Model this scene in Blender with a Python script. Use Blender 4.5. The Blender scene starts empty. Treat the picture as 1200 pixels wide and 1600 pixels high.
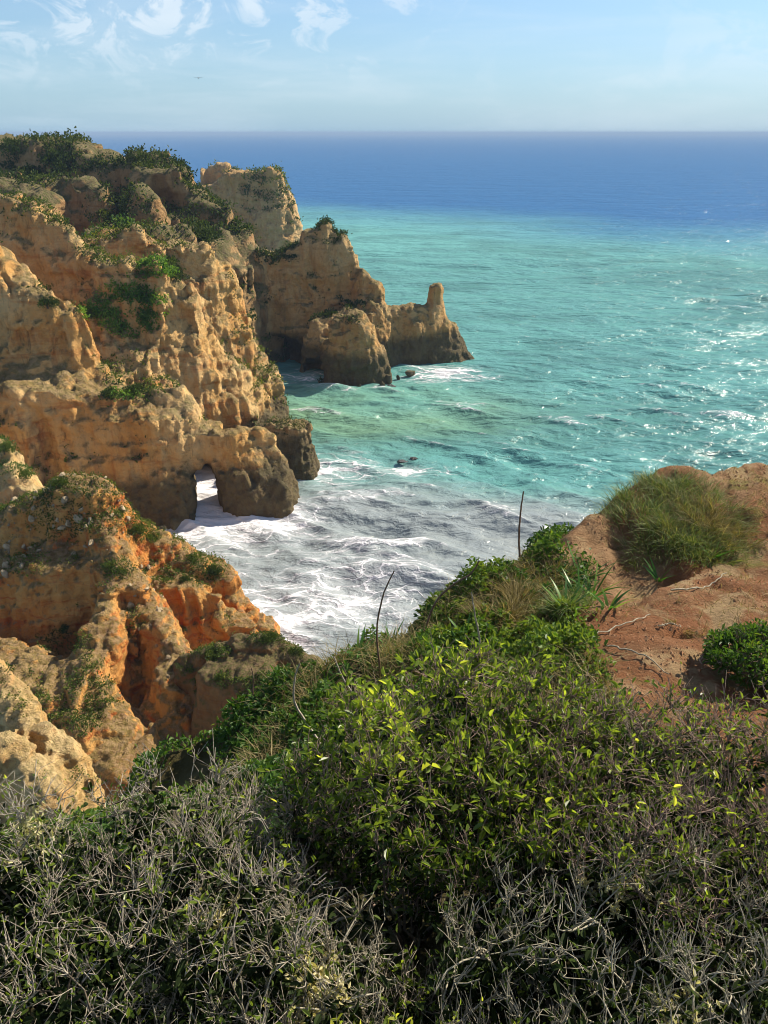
import bpy, math
import numpy as np
from mathutils import Vector

# ------------------------------------------------------------------ camera
scene = bpy.context.scene
CAM_H = 30.0
PITCH = math.radians(26.26)
FPX = 1202.0                       # focal length in photograph pixels (1200 x 1600)
cam_data = bpy.data.cameras.new('camera')
cam_data.sensor_fit = 'VERTICAL'
cam_data.sensor_height = 36.0
cam_data.sensor_width = 27.0
cam_data.lens = FPX / 1600.0 * 36.0
cam_data.clip_start = 0.05
cam_data.clip_end = 200000.0
cam = bpy.data.objects.new('camera', cam_data)
scene.collection.objects.link(cam)
cam.location = (0, 0, CAM_H)
cam.rotation_euler = (math.pi / 2 - PITCH, 0, 0)
scene.camera = cam

# ------------------------------------------------------------------ sky and sun
SUN_AZ = math.radians(57.0)        # clockwise from +Y (view direction)
CLOUD = (-5.06, 7.7, 0)
SUN_EL = math.radians(40.0)
world = bpy.data.worlds.new('World')
scene.world = world
world.use_nodes = True
wt = world.node_tree
wt.nodes.clear()
w_out = wt.nodes.new('ShaderNodeOutputWorld')
w_bg = wt.nodes.new('ShaderNodeBackground')
w_sky = wt.nodes.new('ShaderNodeTexSky')
w_sky.sky_type = 'NISHITA'
w_sky.sun_disc = False
w_sky.sun_elevation = SUN_EL
w_sky.sun_rotation = SUN_AZ
w_sky.altitude = 0
w_sky.air_density = 1.0
w_sky.dust_density = 0.3
w_sky.ozone_density = 1.2
w_bg.inputs['Strength'].default_value = 0.082
def wn(t, **k):
    n = wt.nodes.new(t)
    for a, b in k.items():
        setattr(n, a, b)
    return n
def wm(op, a, b=None, c=None):
    n = wn('ShaderNodeMath', operation=op)
    for i, v in enumerate((a, b, c)):
        if v is None: continue
        if hasattr(v, 'is_linked'): wt.links.new(v, n.inputs[i])
        else: n.inputs[i].default_value = v
    return n.outputs[0]
# clouds: wispy fair-weather clouds over the whole dome
w_tc = wn('ShaderNodeTexCoord')
w_sep = wn('ShaderNodeSeparateXYZ')
wt.links.new(w_tc.outputs['Generated'], w_sep.inputs[0])
def wnoise(scale, mscale, loc, detail, rough, dist):
    mp = wn('ShaderNodeMapping')
    mp.inputs['Location'].default_value = loc
    mp.inputs['Scale'].default_value = mscale
    wt.links.new(w_tc.outputs['Generated'], mp.inputs[0])
    n = wn('ShaderNodeTexNoise')
    for k, v in (('Scale', scale), ('Detail', detail), ('Roughness', rough), ('Distortion', dist)):
        n.inputs[k].default_value = v
    wt.links.new(mp.outputs[0], n.inputs[0])
    return n.outputs[0]
def wstep(x, a, b):
    n = wn('ShaderNodeMapRange', interpolation_type='SMOOTHSTEP')
    n.inputs[1].default_value = a; n.inputs[2].default_value = b
    wt.links.new(x, n.inputs[0])
    return n.outputs[0]
puff = wnoise(17.0, (1, 1, 1.5), CLOUD, 10, 0.60, 0.8)
patch = wnoise(1.8, (1, 1, 2.2), (CLOUD[0] + 4, CLOUD[1], 2), 2, 0.5, 0.0)
veil = wnoise(2.6, (1, 1, 7.0), (CLOUD[0], 8, CLOUD[2]), 6, 0.6, 0.4)
cl = wm('MULTIPLY', wstep(puff, 0.49, 0.60), wm('MULTIPLY', wstep(patch, 0.25, 0.46), wstep(w_sep.outputs[2], 0.02, 0.14)))
w_fac = wm('ADD', wm('MULTIPLY', cl, 0.62), wm('MULTIPLY', wstep(veil, 0.45, 0.75), 0.22))
w_mix = wn('ShaderNodeMix', data_type='RGBA')
wt.links.new(w_fac, w_mix.inputs['Factor'])
w_tint = wn('ShaderNodeMix', data_type='RGBA', blend_type='MULTIPLY')
w_tint.inputs['Factor'].default_value = 1.0
w_tint.inputs[7].default_value = (0.73, 0.83, 0.96, 1)
wt.links.new(w_sky.outputs[0], w_tint.inputs[6])
w_haze = wn('ShaderNodeMix', data_type='RGBA')
hz = wm('MULTIPLY', wm('EXPONENT', wm('MULTIPLY', wm('MAXIMUM', w_sep.outputs[2], 0.0), -7.0)), 0.8)
wt.links.new(hz, w_haze.inputs['Factor'])
wt.links.new(w_tint.outputs[2], w_haze.inputs[6])
w_haze.inputs[7].default_value = (2.0, 3.55, 5.0, 1)
wt.links.new(w_haze.outputs[2], w_mix.inputs[6])
w_mix.inputs[7].default_value = (5.8, 6.4, 6.9, 1)
wt.links.new(w_mix.outputs[2], w_bg.inputs['Color'])
wt.links.new(w_bg.outputs[0], w_out.inputs['Surface'])

sun_data = bpy.data.lights.new('sun', 'SUN')
sun_data.energy = 5.0
sun_data.angle = math.radians(0.53)
sun_data.color = (1.0, 0.90, 0.74)
sun = bpy.data.objects.new('sun', sun_data)
scene.collection.objects.link(sun)
SUN_DIR = Vector((math.sin(SUN_AZ) * math.cos(SUN_EL), math.cos(SUN_AZ) * math.cos(SUN_EL), math.sin(SUN_EL)))
sun.rotation_euler = (-SUN_DIR).to_track_quat('-Z', 'Y').to_euler()
sun.location = (40, 20, 80)

scene.view_settings.view_transform = 'Standard'
scene.view_settings.look = 'None'
scene.view_settings.exposure = 0.88
scene.view_settings.gamma = 1.0
scene.render.engine = 'CYCLES'
scene.cycles.max_bounces = 6
scene.cycles.diffuse_bounces = 3
scene.cycles.glossy_bounces = 2
scene.cycles.transmission_bounces = 4
scene.cycles.transparent_max_bounces = 6
scene.cycles.caustics_reflective = False
scene.cycles.caustics_refractive = False
scene.cycles.sample_clamp_indirect = 6.0
scene.cycles.pixel_filter_type = 'BLACKMAN_HARRIS'
scene.cycles.filter_width = 1.0
scene.cycles.use_denoising = True
scene.cycles.denoising_input_passes = 'RGB_ALBEDO_NORMAL'
scene.cycles.denoising_prefilter = 'ACCURATE'

# ------------------------------------------------------------------ helpers
def P(px, py, D):
    """photograph pixel + forward distance in metres -> world point"""
    u = (px - 600.0) / FPX
    v = (800.0 - py) / FPX
    y = math.cos(PITCH) + v * math.sin(PITCH)
    z = -math.sin(PITCH) + v * math.cos(PITCH)
    return (u / y * D, D, CAM_H + z / y * D)

_rng = np.random.default_rng(7)
_TAB = _rng.random((64, 64, 64), dtype=np.float32).ravel()
def vnoise(p):
    """smooth value noise in -1..1 at points p (n,3)"""
    p = p.astype(np.float32)
    i = np.floor(p).astype(np.int32)
    f = p - i
    f = f * f * f * (f * (f * 6 - 15) + 10)
    i0 = i & 63
    i1 = (i + 1) & 63
    x0, x1 = i0[:, 0] << 12, i1[:, 0] << 12
    y0, y1 = i0[:, 1] << 6, i1[:, 1] << 6
    z0, z1 = i0[:, 2], i1[:, 2]
    fx, fy, fz = f[:, 0], f[:, 1], f[:, 2]
    def L(a, b, t): return a + (b - a) * t
    a = L(L(_TAB[x0 + y0 + z0], _TAB[x1 + y0 + z0], fx), L(_TAB[x0 + y1 + z0], _TAB[x1 + y1 + z0], fx), fy)
    b = L(L(_TAB[x0 + y0 + z1], _TAB[x1 + y0 + z1], fx), L(_TAB[x0 + y1 + z1], _TAB[x1 + y1 + z1], fx), fy)
    return L(a, b, fz) * 2 - 1
def fbm(p, octaves=4, gain=0.5, ridged=False):
    s = 0
    a = 1.0
    q = p
    for k in range(octaves):
        n = vnoise(q + k * 17.3)
        if ridged: n = 1 - 2 * np.abs(n)
        s = s + a * n
        a *= gain
        q = q * 2.03
    return s
def worley(p):
    """cellular noise: distances to the nearest and second nearest feature point"""
    p = p.astype(np.float32)
    i = np.floor(p).astype(np.int32)
    f = p - i
    d1 = np.full(len(p), 9.0, np.float32); d2 = d1.copy(); cv = np.zeros(len(p), np.float32)
    for a in (-1, 0, 1):
        for b in (-1, 0, 1):
            for c in (-1, 0, 1):
                h = (((i[:, 0] + a) & 63) << 12) + (((i[:, 1] + b) & 63) << 6) + ((i[:, 2] + c) & 63)
                h2 = (h * 5 + 7919) & 262143
                h3 = (h * 13 + 104729) & 262143
                d = (f[:, 0] - a - _TAB[h]) ** 2 + (f[:, 1] - b - _TAB[h2]) ** 2 + (f[:, 2] - c - _TAB[h3]) ** 2
                d2 = np.minimum(d2, np.maximum(d, d1))
                cv = np.where(d < d1, _TAB[(h * 29 + 31) & 262143], cv)
                d1 = np.minimum(d1, d)
    return np.sqrt(d1), np.sqrt(d2), cv
def sstep(a, b, x):
    t = np.clip((x - a) / (b - a), 0, 1)
    return t * t * (3 - 2 * t)

C = scene.collection
def link(name, me, mat=None, parent=None, smooth=True):
    o = bpy.data.objects.new(name, me)
    C.objects.link(o)
    if mat is not None and not me.materials: me.materials.append(mat)
    if parent is not None: o.parent = parent
    return o
def tag(o, label=None, cat=None, group=None, kind=None):
    if label: o['label'] = label
    if cat: o['category'] = cat
    if group: o['group'] = group
    if kind: o['kind'] = kind
    return o
def empty(name, loc=(0, 0, 0), rz=0.0):
    o = bpy.data.objects.new(name, None)
    C.objects.link(o)
    o.location = loc
    o.rotation_euler = (0, 0, rz)
    o.empty_display_size = 0.2
    return o
def mesh_np(name, v, faces, smooth=True):
    """vertices (n,3); faces (m,k) all of one size, or a list of such arrays"""
    me = bpy.data.meshes.new(name)
    if not isinstance(faces, list): faces = [faces]
    faces = [np.asarray(f, dtype=np.int32) for f in faces if len(f)]
    v = np.asarray(v, dtype=np.float32)
    me.vertices.add(len(v))
    me.vertices.foreach_set('co', v.ravel())
    loops = np.concatenate([f.ravel() for f in faces])
    sizes = np.concatenate([np.full(len(f), f.shape[1], np.int32) for f in faces])
    starts = np.concatenate([[0], np.cumsum(sizes)[:-1]]).astype(np.int32)
    me.loops.add(len(loops))
    me.loops.foreach_set('vertex_index', loops.astype(np.int32))
    me.polygons.add(len(sizes))
    me.polygons.foreach_set('loop_start', starts)
    me.polygons.foreach_set('use_smooth', np.full(len(sizes), smooth, bool))
    me.update(calc_edges=True)
    me.validate()
    return me
def add_attr(me, name, vals):
    vals = np.asarray(vals, dtype=np.float32)
    if vals.ndim == 1:
        a = me.attributes.new(name, 'FLOAT', 'POINT'); a.data.foreach_set('value', vals)
    else:
        c = np.ones((len(vals), 4), np.float32); c[:, :3] = vals
        a = me.attributes.new(name, 'FLOAT_COLOR', 'POINT'); a.data.foreach_set('color', c.ravel())
def vnormals(me):
    n = np.empty(len(me.vertices) * 3, np.float32)
    me.vertices.foreach_get('normal', n)
    return n.reshape(-1, 3)
def vcos(me):
    n = np.empty(len(me.vertices) * 3, np.float32)
    me.vertices.foreach_get('co', n)
    return n.reshape(-1, 3)

class MT:
    """small wrapper for building node materials"""
    def __init__(s, name):
        s.m = bpy.data.materials.new(name)
        s.m.use_nodes = True
        s.t = s.m.node_tree
        s.t.nodes.clear()
        s.out = s.t.nodes.new('ShaderNodeOutputMaterial')
    def n(s, t, ins=None, **k):
        nd = s.t.nodes.new(t)
        for a, b in k.items(): setattr(nd, a, b)
        for a, b in (ins or {}).items(): s.put(nd.inputs[a], b)
        return nd
    def put(s, sock, v):
        if hasattr(v, 'is_linked'): s.t.links.new(v, sock)
        else:
            if isinstance(v, tuple) and len(v) == 3 and sock.type == 'RGBA': v = v + (1,)
            sock.default_value = v
    def math(s, op, a, b=0.0, c=None, clamp=False):
        ins = {0: a, 1: b}
        if c is not None: ins[2] = c
        nd = s.n('ShaderNodeMath', ins, operation=op, use_clamp=clamp)
        return nd.outputs[0]
    def noise(s, vec, scale, detail=4, rough=0.55, dist=0.0):
        return s.n('ShaderNodeTexNoise', {'Vector': vec, 'Scale': scale, 'Detail': detail, 'Roughness': rough, 'Distortion': dist}).outputs[0]
    def step(s, x, a, b, lo=0.0, hi=1.0):
        return s.n('ShaderNodeMapRange', {0: x, 1: a, 2: b, 3: lo, 4: hi}, interpolation_type='SMOOTHSTEP').outputs[0]
    def mix(s, f, a, b, mode='MIX'):
        nd = s.n('ShaderNodeMix', data_type='RGBA', blend_type=mode)
        s.put(nd.inputs[0], f); s.put(nd.inputs[6], a); s.put(nd.inputs[7], b)
        return nd.outputs[2]
    def mapping(s, vec, scale=(1, 1, 1), loc=(0, 0, 0), rot=(0, 0, 0)):
        return s.n('ShaderNodeMapping', {'Vector': vec, 'Scale': scale, 'Location': loc, 'Rotation': rot}).outputs[0]
    def bump(s, h, strength, dist, normal=None):
        ins = {'Strength': strength, 'Distance': dist, 'Height': h}
        if normal is not None: ins['Normal'] = normal
        return s.n('ShaderNodeBump', ins).outputs[0]
    def principled(s, color, rough=0.8, normal=None, spec=0.3, **k):
        ins = {'Base Color': color, 'Roughness': rough, 'Specular IOR Level': spec}
        if normal is not None: ins['Normal'] = normal
        ins.update(k)
        b = s.n('ShaderNodeBsdfPrincipled', ins)
        return b.outputs[0]
    def done(s, shader):
        s.t.links.new(shader, s.out.inputs['Surface'])
        return s.m
    def attr(s, name, out='Fac'):
        return s.n('ShaderNodeAttribute', attribute_name=name).outputs[out]

# ------------------------------------------------------------------ materials
def rock_material(name, cream, ochre, red, red_amt, grey, tide=2.6, fine=1.0, veg=0.75, topz=0.45):
    m = MT(name)
    tc = m.n('ShaderNodeTexCoord').outputs['Object']
    geo = m.n('ShaderNodeNewGeometry')
    sep = m.n('ShaderNodeSeparateXYZ', {0: tc})
    nz = m.n('ShaderNodeSeparateXYZ', {0: geo.outputs['Normal']}).outputs[2]
    big = m.noise(tc, 0.16 * fine, 5, 0.6, 0.4)
    strat = m.noise(m.mapping(tc, (0.25, 0.25, 1.6)), 0.9 * fine, 6, 0.65, 0.3)
    streak = m.noise(m.mapping(tc, (1.6, 1.6, 0.16)), 0.8 * fine, 5, 0.6)
    spot = m.noise(tc, 3.2 * fine, 5, 0.7)
    c = m.mix(m.step(big, 0.38, 0.62), cream, ochre)
    c = m.mix(m.math('MULTIPLY', m.step(strat, 0.50, 0.66), red_amt), c, red)
    c = m.mix(m.math('MULTIPLY', m.step(streak, 0.54, 0.72), 0.8 * red_amt + 0.1), c, red)
    c = m.mix(m.math('MULTIPLY', m.step(streak, 0.47, 0.30), 0.55), c, cream)
    c = m.mix(m.math('MULTIPLY', m.step(spot, 0.52, 0.72), 0.40), c, grey)
    c = m.mix(m.math('MULTIPLY', m.step(spot, 0.46, 0.28), 0.40), c, cream)
    lich = m.noise(tc, 0.55 * fine, 7, 0.75, 0.6)
    stain = m.noise(m.mapping(tc, (1.1, 1.1, 0.30)), 1.0 * fine, 5, 0.7, 0.5)
    c = m.mix(m.math('MULTIPLY', m.step(stain, 0.57, 0.70), 0.50), c, (grey[0] * 0.5, grey[1] * 0.47, grey[2] * 0.42))
    # weathered grey-green crust on the tops
    up = m.math('ADD', nz, m.math('MULTIPLY', m.math('SUBTRACT', lich, 0.5), 1.9))
    crust = m.step(up, topz - 0.15, topz + 0.25)
    topc = m.mix(m.step(spot, 0.38, 0.62), grey, (0.085, 0.095, 0.03))
    c = m.mix(m.math('MULTIPLY', crust, veg), c, topc)
    # dark tidal band with algae
    tz = m.math('ADD', sep.outputs[2], m.math('MULTIPLY', m.math('SUBTRACT', lich, 0.5), -3.2))
    c = m.mix(m.step(tz, tide, tide - 1.8, 0, 0.9), c, m.mix(m.step(spot, 0.4, 0.6), (0.075, 0.062, 0.038), (0.11, 0.09, 0.045)))
    h1 = m.noise(tc, 1.1 * fine, 8, 0.7, 0.3)
    vor = m.n('ShaderNodeTexVoronoi', {'Vector': m.mapping(tc, (1, 1, 0.7)), 'Scale': 0.9 * fine, 'Detail': 2.0}, feature='F1').outputs['Distance']
    hh = m.math('ADD', h1, m.math('MULTIPLY', vor, 0.35))
    hh = m.math('ADD', hh, m.math('MULTIPLY', m.noise(tc, 5.0 * fine, 4, 0.75), 0.30))
    nrm = m.bump(hh, 1.0, 0.65 / fine)
    return m.done(m.principled(c, 0.92, nrm, 0.15))

CREAM, OCHRE, RED, GREY = (0.68, 0.455, 0.205), (0.60, 0.325, 0.10), (0.44, 0.155, 0.042), (0.23, 0.18, 0.10)
M_far = rock_material('far_limestone', (0.60, 0.40, 0.19), (0.54, 0.31, 0.115), RED, 0.45, (0.30, 0.21, 0.11), 2.0, 0.6, 0.45)
M_pen = rock_material('brown_limestone', (0.58, 0.38, 0.175), (0.50, 0.285, 0.10), (0.30, 0.15, 0.06), 0.45, (0.19, 0.155, 0.09), 5.0, 0.7)
M_plat = rock_material('scrubby_brown_rock', (0.42, 0.27, 0.125), (0.33, 0.195, 0.08), (0.28, 0.13, 0.05), 0.5, (0.15, 0.12, 0.065), 3.0, 0.7, 0.9, 0.35)
M_mid = rock_material('golden_limestone', CREAM, OCHRE, RED, 0.58, GREY, 5.0, 0.8)
M_near = rock_material('orange_sandstone', (0.62, 0.34, 0.105), (0.56, 0.23, 0.05), (0.48, 0.115, 0.025), 0.9, (0.22, 0.18, 0.11), -1.0, 1.3, 0.75, 0.5)
M_spur = rock_material('brown_earth_rock', (0.25, 0.15, 0.065), (0.20, 0.105, 0.042), (0.22, 0.075, 0.025), 0.5, (0.14, 0.105, 0.06), -1.0, 1.6, 0.8, 0.45)
M_pale = rock_material('pale_limestone', (0.64, 0.46, 0.22), (0.56, 0.35, 0.13), RED, 0.35, (0.36, 0.27, 0.15), -1.0, 2.2, 0.5)

# ------------------------------------------------------------------ implicit rock modelling
def seg_wall(p, pts, power=1.0, kt=0.8):
    """pts rows: x, y, ztop, rtop, rbot. Tapered upright wall along a crest line."""
    d = np.full(len(p), 1e3, np.float32)
    pts = [np.array(q, np.float32) for q in pts]
    if len(pts) == 1: pts = pts * 2
    for a, b in zip(pts[:-1], pts[1:]):
        ab = b[:2] - a[:2]
        L2 = float(ab @ ab) + 1e-9
        t = np.clip(((p[:, 0] - a[0]) * ab[0] + (p[:, 1] - a[1]) * ab[1]) / L2, 0, 1)
        dx = p[:, 0] - (a[0] + t * ab[0])
        dy = p[:, 1] - (a[1] + t * ab[1])
        dist = np.sqrt(dx * dx + dy * dy)
        zt = a[2] + t * (b[2] - a[2])
        rt = a[3] + t * (b[3] - a[3])
        rb = a[4] + t * (b[4] - a[4])
        w = np.clip((zt - p[:, 2]) / np.maximum(zt + 1.0, 1.0), 0, 1.3) ** power
        d1 = (dist - (rt + (rb - rt) * w)) * 0.93
        d2 = p[:, 2] - zt
        h = np.maximum(kt - np.abs(d1 - d2), 0) / kt
        dd = np.maximum(d1, d2) + h * h * kt * 0.25
        d = np.minimum(d, dd)
    return d
def smin(a, b, k):
    h = np.maximum(k - np.abs(a - b), 0) / k
    return np.minimum(a, b) - h * h * k * 0.25
def smax(a, b, k): return -smin(-a, -b, k)
def crest(*rows):
    """rows: px, py, D, rtop, rbot"""
    return [P(r[0], r[1], r[2]) + (r[3], r[4]) for r in rows]
class Rock:
    def __init__(s, walls, holes=(), k=1.6):
        s.walls, s.holes, s.k = walls, holes, k
    def base(s, p):
        d = None
        for w in s.walls:
            pts, power = (w, 1.0) if isinstance(w, list) else w
            e = seg_wall(p, pts, power)
            d = e if d is None else smin(d, e, s.k)
        return d
    def carve(s, p, d):
        for c, r in s.holes:
            c = np.array(c, np.float32); r = np.array(r, np.float32)
            q = p - c
            q[:, 0] -= q[:, 1] * c[0] / c[1]           # tunnels run square to the cove
            q = q / r
            l = np.sqrt((q * q).sum(1)) + 1e-6
            e = (l - 1) * r.min() + vnoise(p * 0.9) * 0.18 + vnoise(p * 2.3) * 0.08
            d = smax(d, -e, 0.4)
        return d
def upsample(g, n):
    """trilinear upsample of grid g by integer factor n"""
    for ax in range(3):
        m = g.shape[ax]
        x = np.arange((m - 1) * n + 1) / n
        i = np.minimum(x.astype(int), m - 2)
        f = (x - i).astype(np.float32)
        sh = [1, 1, 1]; sh[ax] = -1
        f = f.reshape(sh)
        g = np.take(g, i, ax) * (1 - f) + np.take(g, i + 1, ax) * f
    return g
def surface_nets(g, org, h):
    ins = g < 0
    nx, ny, nz = g.shape
    cnt = np.zeros((nx - 1, ny - 1, nz - 1), np.int8)
    for dx in (0, 1):
        for dy in (0, 1):
            for dz in (0, 1):
                cnt += ins[dx:nx - 1 + dx, dy:ny - 1 + dy, dz:nz - 1 + dz]
    act = (cnt > 0) & (cnt < 8)
    I = np.argwhere(act)
    idx = np.full(act.shape, -1, np.int32)
    idx[act] = np.arange(len(I))
    cs = [(a, b, c) for a in (0, 1) for b in (0, 1) for c in (0, 1)]
    val = {c: g[I[:, 0] + c[0], I[:, 1] + c[1], I[:, 2] + c[2]] for c in cs}
    acc = np.zeros((len(I), 3), np.float32)
    num = np.zeros(len(I), np.float32)
    for c in cs:
        for ax in range(3):
            if c[ax] == 0:
                e = list(c); e[ax] = 1; e = tuple(e)
                a, b = val[c], val[e]
                x = (a < 0) != (b < 0)
                t = np.where(x, a / np.where(np.abs(a - b) < 1e-9, 1, a - b), 0)
                q = np.tile(np.array(c, np.float32), (len(I), 1))
                q[:, ax] = t
                acc += q * x[:, None]
                num += x
    v = (I + acc / np.maximum(num, 1)[:, None]) * h + np.array(org)
    quads = []
    for ax in range(3):
        o1, o2 = [a for a in range(3) if a != ax]
        sl0 = [slice(1, -1)] * 3; sl1 = [slice(1, -1)] * 3
        sl0[ax] = slice(0, -1); sl1[ax] = slice(1, None)
        A, B = ins[tuple(sl0)], ins[tuple(sl1)]
        E = np.argwhere(A != B)
        if not len(E): continue
        flip = A[E[:, 0], E[:, 1], E[:, 2]]
        E = E + 1
        E[:, ax] -= 1
        def cell(d1, d2):
            q = E.copy(); q[:, o1] -= d1; q[:, o2] -= d2
            return idx[q[:, 0], q[:, 1], q[:, 2]]
        Q = np.stack([cell(1, 1), cell(0, 1), cell(0, 0), cell(1, 0)], 1)
        if ax == 1: Q = Q[:, ::-1]
        Q[~flip] = Q[~flip][:, ::-1]
        quads.append(Q)
    return v.astype(np.float32), np.concatenate(quads)
def build_rock(name, rock, lo, hi, h, amp=1.0, wav=1.0, seed=0.0, lump=0.07, pocket=0.8, rough=0.14, calm=()):
    """mesh of an implicit rock inside box lo..hi, voxel h; amp / wav scale the erosion relief"""
    n = 4
    H = h * n
    dims = [int(math.ceil((hi[i] - lo[i]) / H)) + 1 for i in range(3)]
    ax = [lo[i] + np.arange(dims[i]) * H for i in range(3)]
    G = np.stack(np.meshgrid(*ax, indexing='ij'), -1).reshape(-1, 3).astype(np.float32)
    d = rock.base(G).reshape(dims)
    g = upsample(d, n)
    fx = [lo[i] + np.arange(g.shape[i]) * h for i in range(3)]
    band = np.abs(g) < 2.6 * amp
    I = np.argwhere(band)
    p = np.stack([fx[0][I[:, 0]], fx[1][I[:, 1]], fx[2][I[:, 2]]], 1).astype(np.float32)
    q = p / wav + seed
    warp = np.stack([vnoise(q * 0.21 + 5), vnoise(q * 0.21 + 31), vnoise(q * 0.21 + 57) * 0.6], 1) * 1.6
    qw = q + warp
    e = fbm(qw * np.array([0.17, 0.17, 0.10], np.float32), 3, 0.5) * 0.50
    fl = fbm(qw * np.array([0.36, 0.36, 0.05], np.float32) + 9, 3, 0.5, True)     # sharp vertical ribs between gullies
    e += -fl * 0.52
    st = fbm(qw * np.array([0.03, 0.03, 0.42], np.float32) + 3, 3, 0.6)          # bedding ledges
    e += np.tanh(st * 3.0) * 0.30
    e += fbm(qw * np.array([0.6, 0.6, 0.4], np.float32) + 77, 2, 0.5) * 0.16
    for c, r, k in calm:
        e *= 1 - (1 - k) * np.exp(-(((p - np.array(c, np.float32)) / r) ** 2).sum(1))
    g[I[:, 0], I[:, 1], I[:, 2]] += e * amp
    if rock.holes:
        for c, r in rock.holes:
            c = np.array(c); r = np.array(r) * 1.2 + 0.8; r[0] += 0.3 * r[1]
            m = np.all([[(fx[a] > c[a] - r[a]) & (fx[a] < c[a] + r[a])][0].any() for a in range(3)])
            if not m: continue
            sl = tuple(slice(*(lambda w: (w[0], w[-1] + 1))(np.nonzero((fx[a] > c[a] - r[a]) & (fx[a] < c[a] + r[a]))[0])) for a in range(3))
            sub = g[sl]
            pp = np.stack(np.meshgrid(fx[0][sl[0]], fx[1][sl[1]], fx[2][sl[2]], indexing='ij'), -1).reshape(-1, 3).astype(np.float32)
            g[sl] = rock.carve(pp, sub.ravel()).reshape(sub.shape)
    for a in range(3):                       # close at the box walls
        s = [slice(None)] * 3
        for k in (0, -1):
            s[a] = k
            g[tuple(s)] = np.maximum(g[tuple(s)], 0.05)
    v, f = surface_nets(g, (lo[0], lo[1], lo[2]), h)
    me = mesh_np(name, v, f)
    nr = vnormals(me)
    q = v / wav + seed
    qw = q + np.stack([vnoise(q * 0.7), vnoise(q * 0.7 + 19), vnoise(q * 0.7 + 43)], 1) * 0.5
    w1, w2, cv = worley(qw * np.array([0.62, 0.62, 0.22], np.float32))
    d = fbm(q * np.array([1.3, 1.3, 0.8], np.float32) + 13, 3, 0.55) * rough
    d += fbm(q * np.array([1.1, 1.1, 0.22], np.float32) + 41, 3, 0.55, True) * 0.17          # fissured faces
    d += (cv - 0.5) * 0.44 - np.exp(-(w2 - w1) * 12) * 0.24                             # jointed blocks and cracks
    w1, w2, cv = worley(qw * np.array([2.0, 2.0, 1.2], np.float32) + 7)
    d += (0.55 - w1) * lump + (cv - 0.5) * 0.12
    lay = q[:, 2] * 1.0 + vnoise(q * 0.25 + 63) * 0.8                                     # thin hard and soft beds
    d += (np.abs((lay % 1.0) - 0.5) - 0.25) * 0.26 * np.clip(0.4 + vnoise(q * 0.3 + 29), 0, 1)
    d += np.maximum(vnoise(q * 0.8 + 91) - 0.5, 0) * -pocket      # solution pockets
    for c, r, k in calm:
        d *= 1 - (1 - k) * np.exp(-(((v - np.array(c, np.float32)) / r) ** 2).sum(1))
    v = v + nr * (d * amp)[:, None]
    me.vertices.foreach_set('co', v.astype(np.float32).ravel())
    me.update()
    return me

# ------------------------------------------------------------------ cliffs
far_rock = Rock([
    crest((330, 292, 222, 3, 7), (370, 276, 218, 3, 8), (425, 268, 214, 2.6, 8.5)),
    crest((338, 262, 241, 2.2, 7), (350, 258, 240, 2.4, 7)),
    crest((313, 266, 238, 0.6, 3)), crest((285, 300, 236, 2, 8), (360, 285, 232, 3, 8)),
    ], k=2.5)
plateau_rock = Rock([
    crest((-140, 212, 158, 8, 26), (-20, 219, 148, 7, 22), (60, 226, 141, 6, 20), (130, 236, 136, 5, 17), (190, 252, 131, 3.5, 14), (240, 254, 127, 3, 11), (275, 268, 124, 2, 8), (298, 296, 121, 2, 7)),
    crest((235, 262, 119, 2.5, 5), (262, 262, 118, 2, 4.5)),
    crest((298, 302, 117, 1.5, 6), (340, 332, 115, 1.2, 5), (365, 365, 113.5, 1.2, 4.2), (400, 392, 113, 1.2, 3.5)),
    crest((60, 270, 122, 2, 7), (105, 280, 118, 2.5, 6), (150, 292, 116, 1.5, 5)),
    crest((-30, 275, 118, 3, 9), (40, 292, 112, 2, 8)),
    crest((215, 275, 113, 1.5, 4), (225, 300, 110, 1.5, 5)),
    crest((160, 372, 98, 2, 7), (230, 372, 100, 2, 7), (300, 366, 104, 2, 7), (345, 375, 106, 2, 5)),
    ], holes=[(P(258, 318, 114.5), (2.9, 3.5, 1.7)), (P(128, 300, 112), (1.6, 2.5, 2.4))], k=2.2)
peninsula_rock = Rock([
    crest((395, 392, 113, 1.5, 3.5), (440, 402, 112.5, 1.2, 3.6), (468, 390, 112.5, 1.0, 4.2), (486, 362, 112.5, 0.9, 4.2), (510, 354, 112.5, 1.0, 4.2), (532, 366, 112.5, 0.8, 3.8), (550, 398, 112.5, 0.9, 3.0), (558, 430, 112, 1.2, 2.8)),
    crest((570, 417, 111, 0.8, 2.8), (586, 442, 111, 0.8, 3.0), (602, 476, 111, 0.8, 3.0)),
    crest((602, 480, 110.5, 0.7, 3.0), (640, 476, 111, 0.5, 2.2), (668, 482, 112, 0.6, 2.0)),
    (crest((680, 445, 112.5, 0.85, 2.0)), 1.0),
    crest((650, 505, 111, 1.2, 2.4), (697, 510, 112.5, 1.0, 2.6), (716, 530, 113.2, 0.5, 2.2)),
    (crest((532, 494, 102, 0.6, 3.4), (562, 488, 101.5, 0.9, 3.3), (576, 500, 101.8, 0.6, 2.9)), 0.8),
    crest((500, 500, 106, 1.0, 3.5), (545, 478, 108, 1, 3.4), (590, 470, 109, 0.8, 3)),
    crest((600, 596, 100.5, 0.3, 0.9)),
    ], holes=[(P(432, 556, 108.5), (4.4, 4.5, 2.8)), (P(492, 580, 103.2), (2.0, 3.0, 1.6))], k=1.1)
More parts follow.
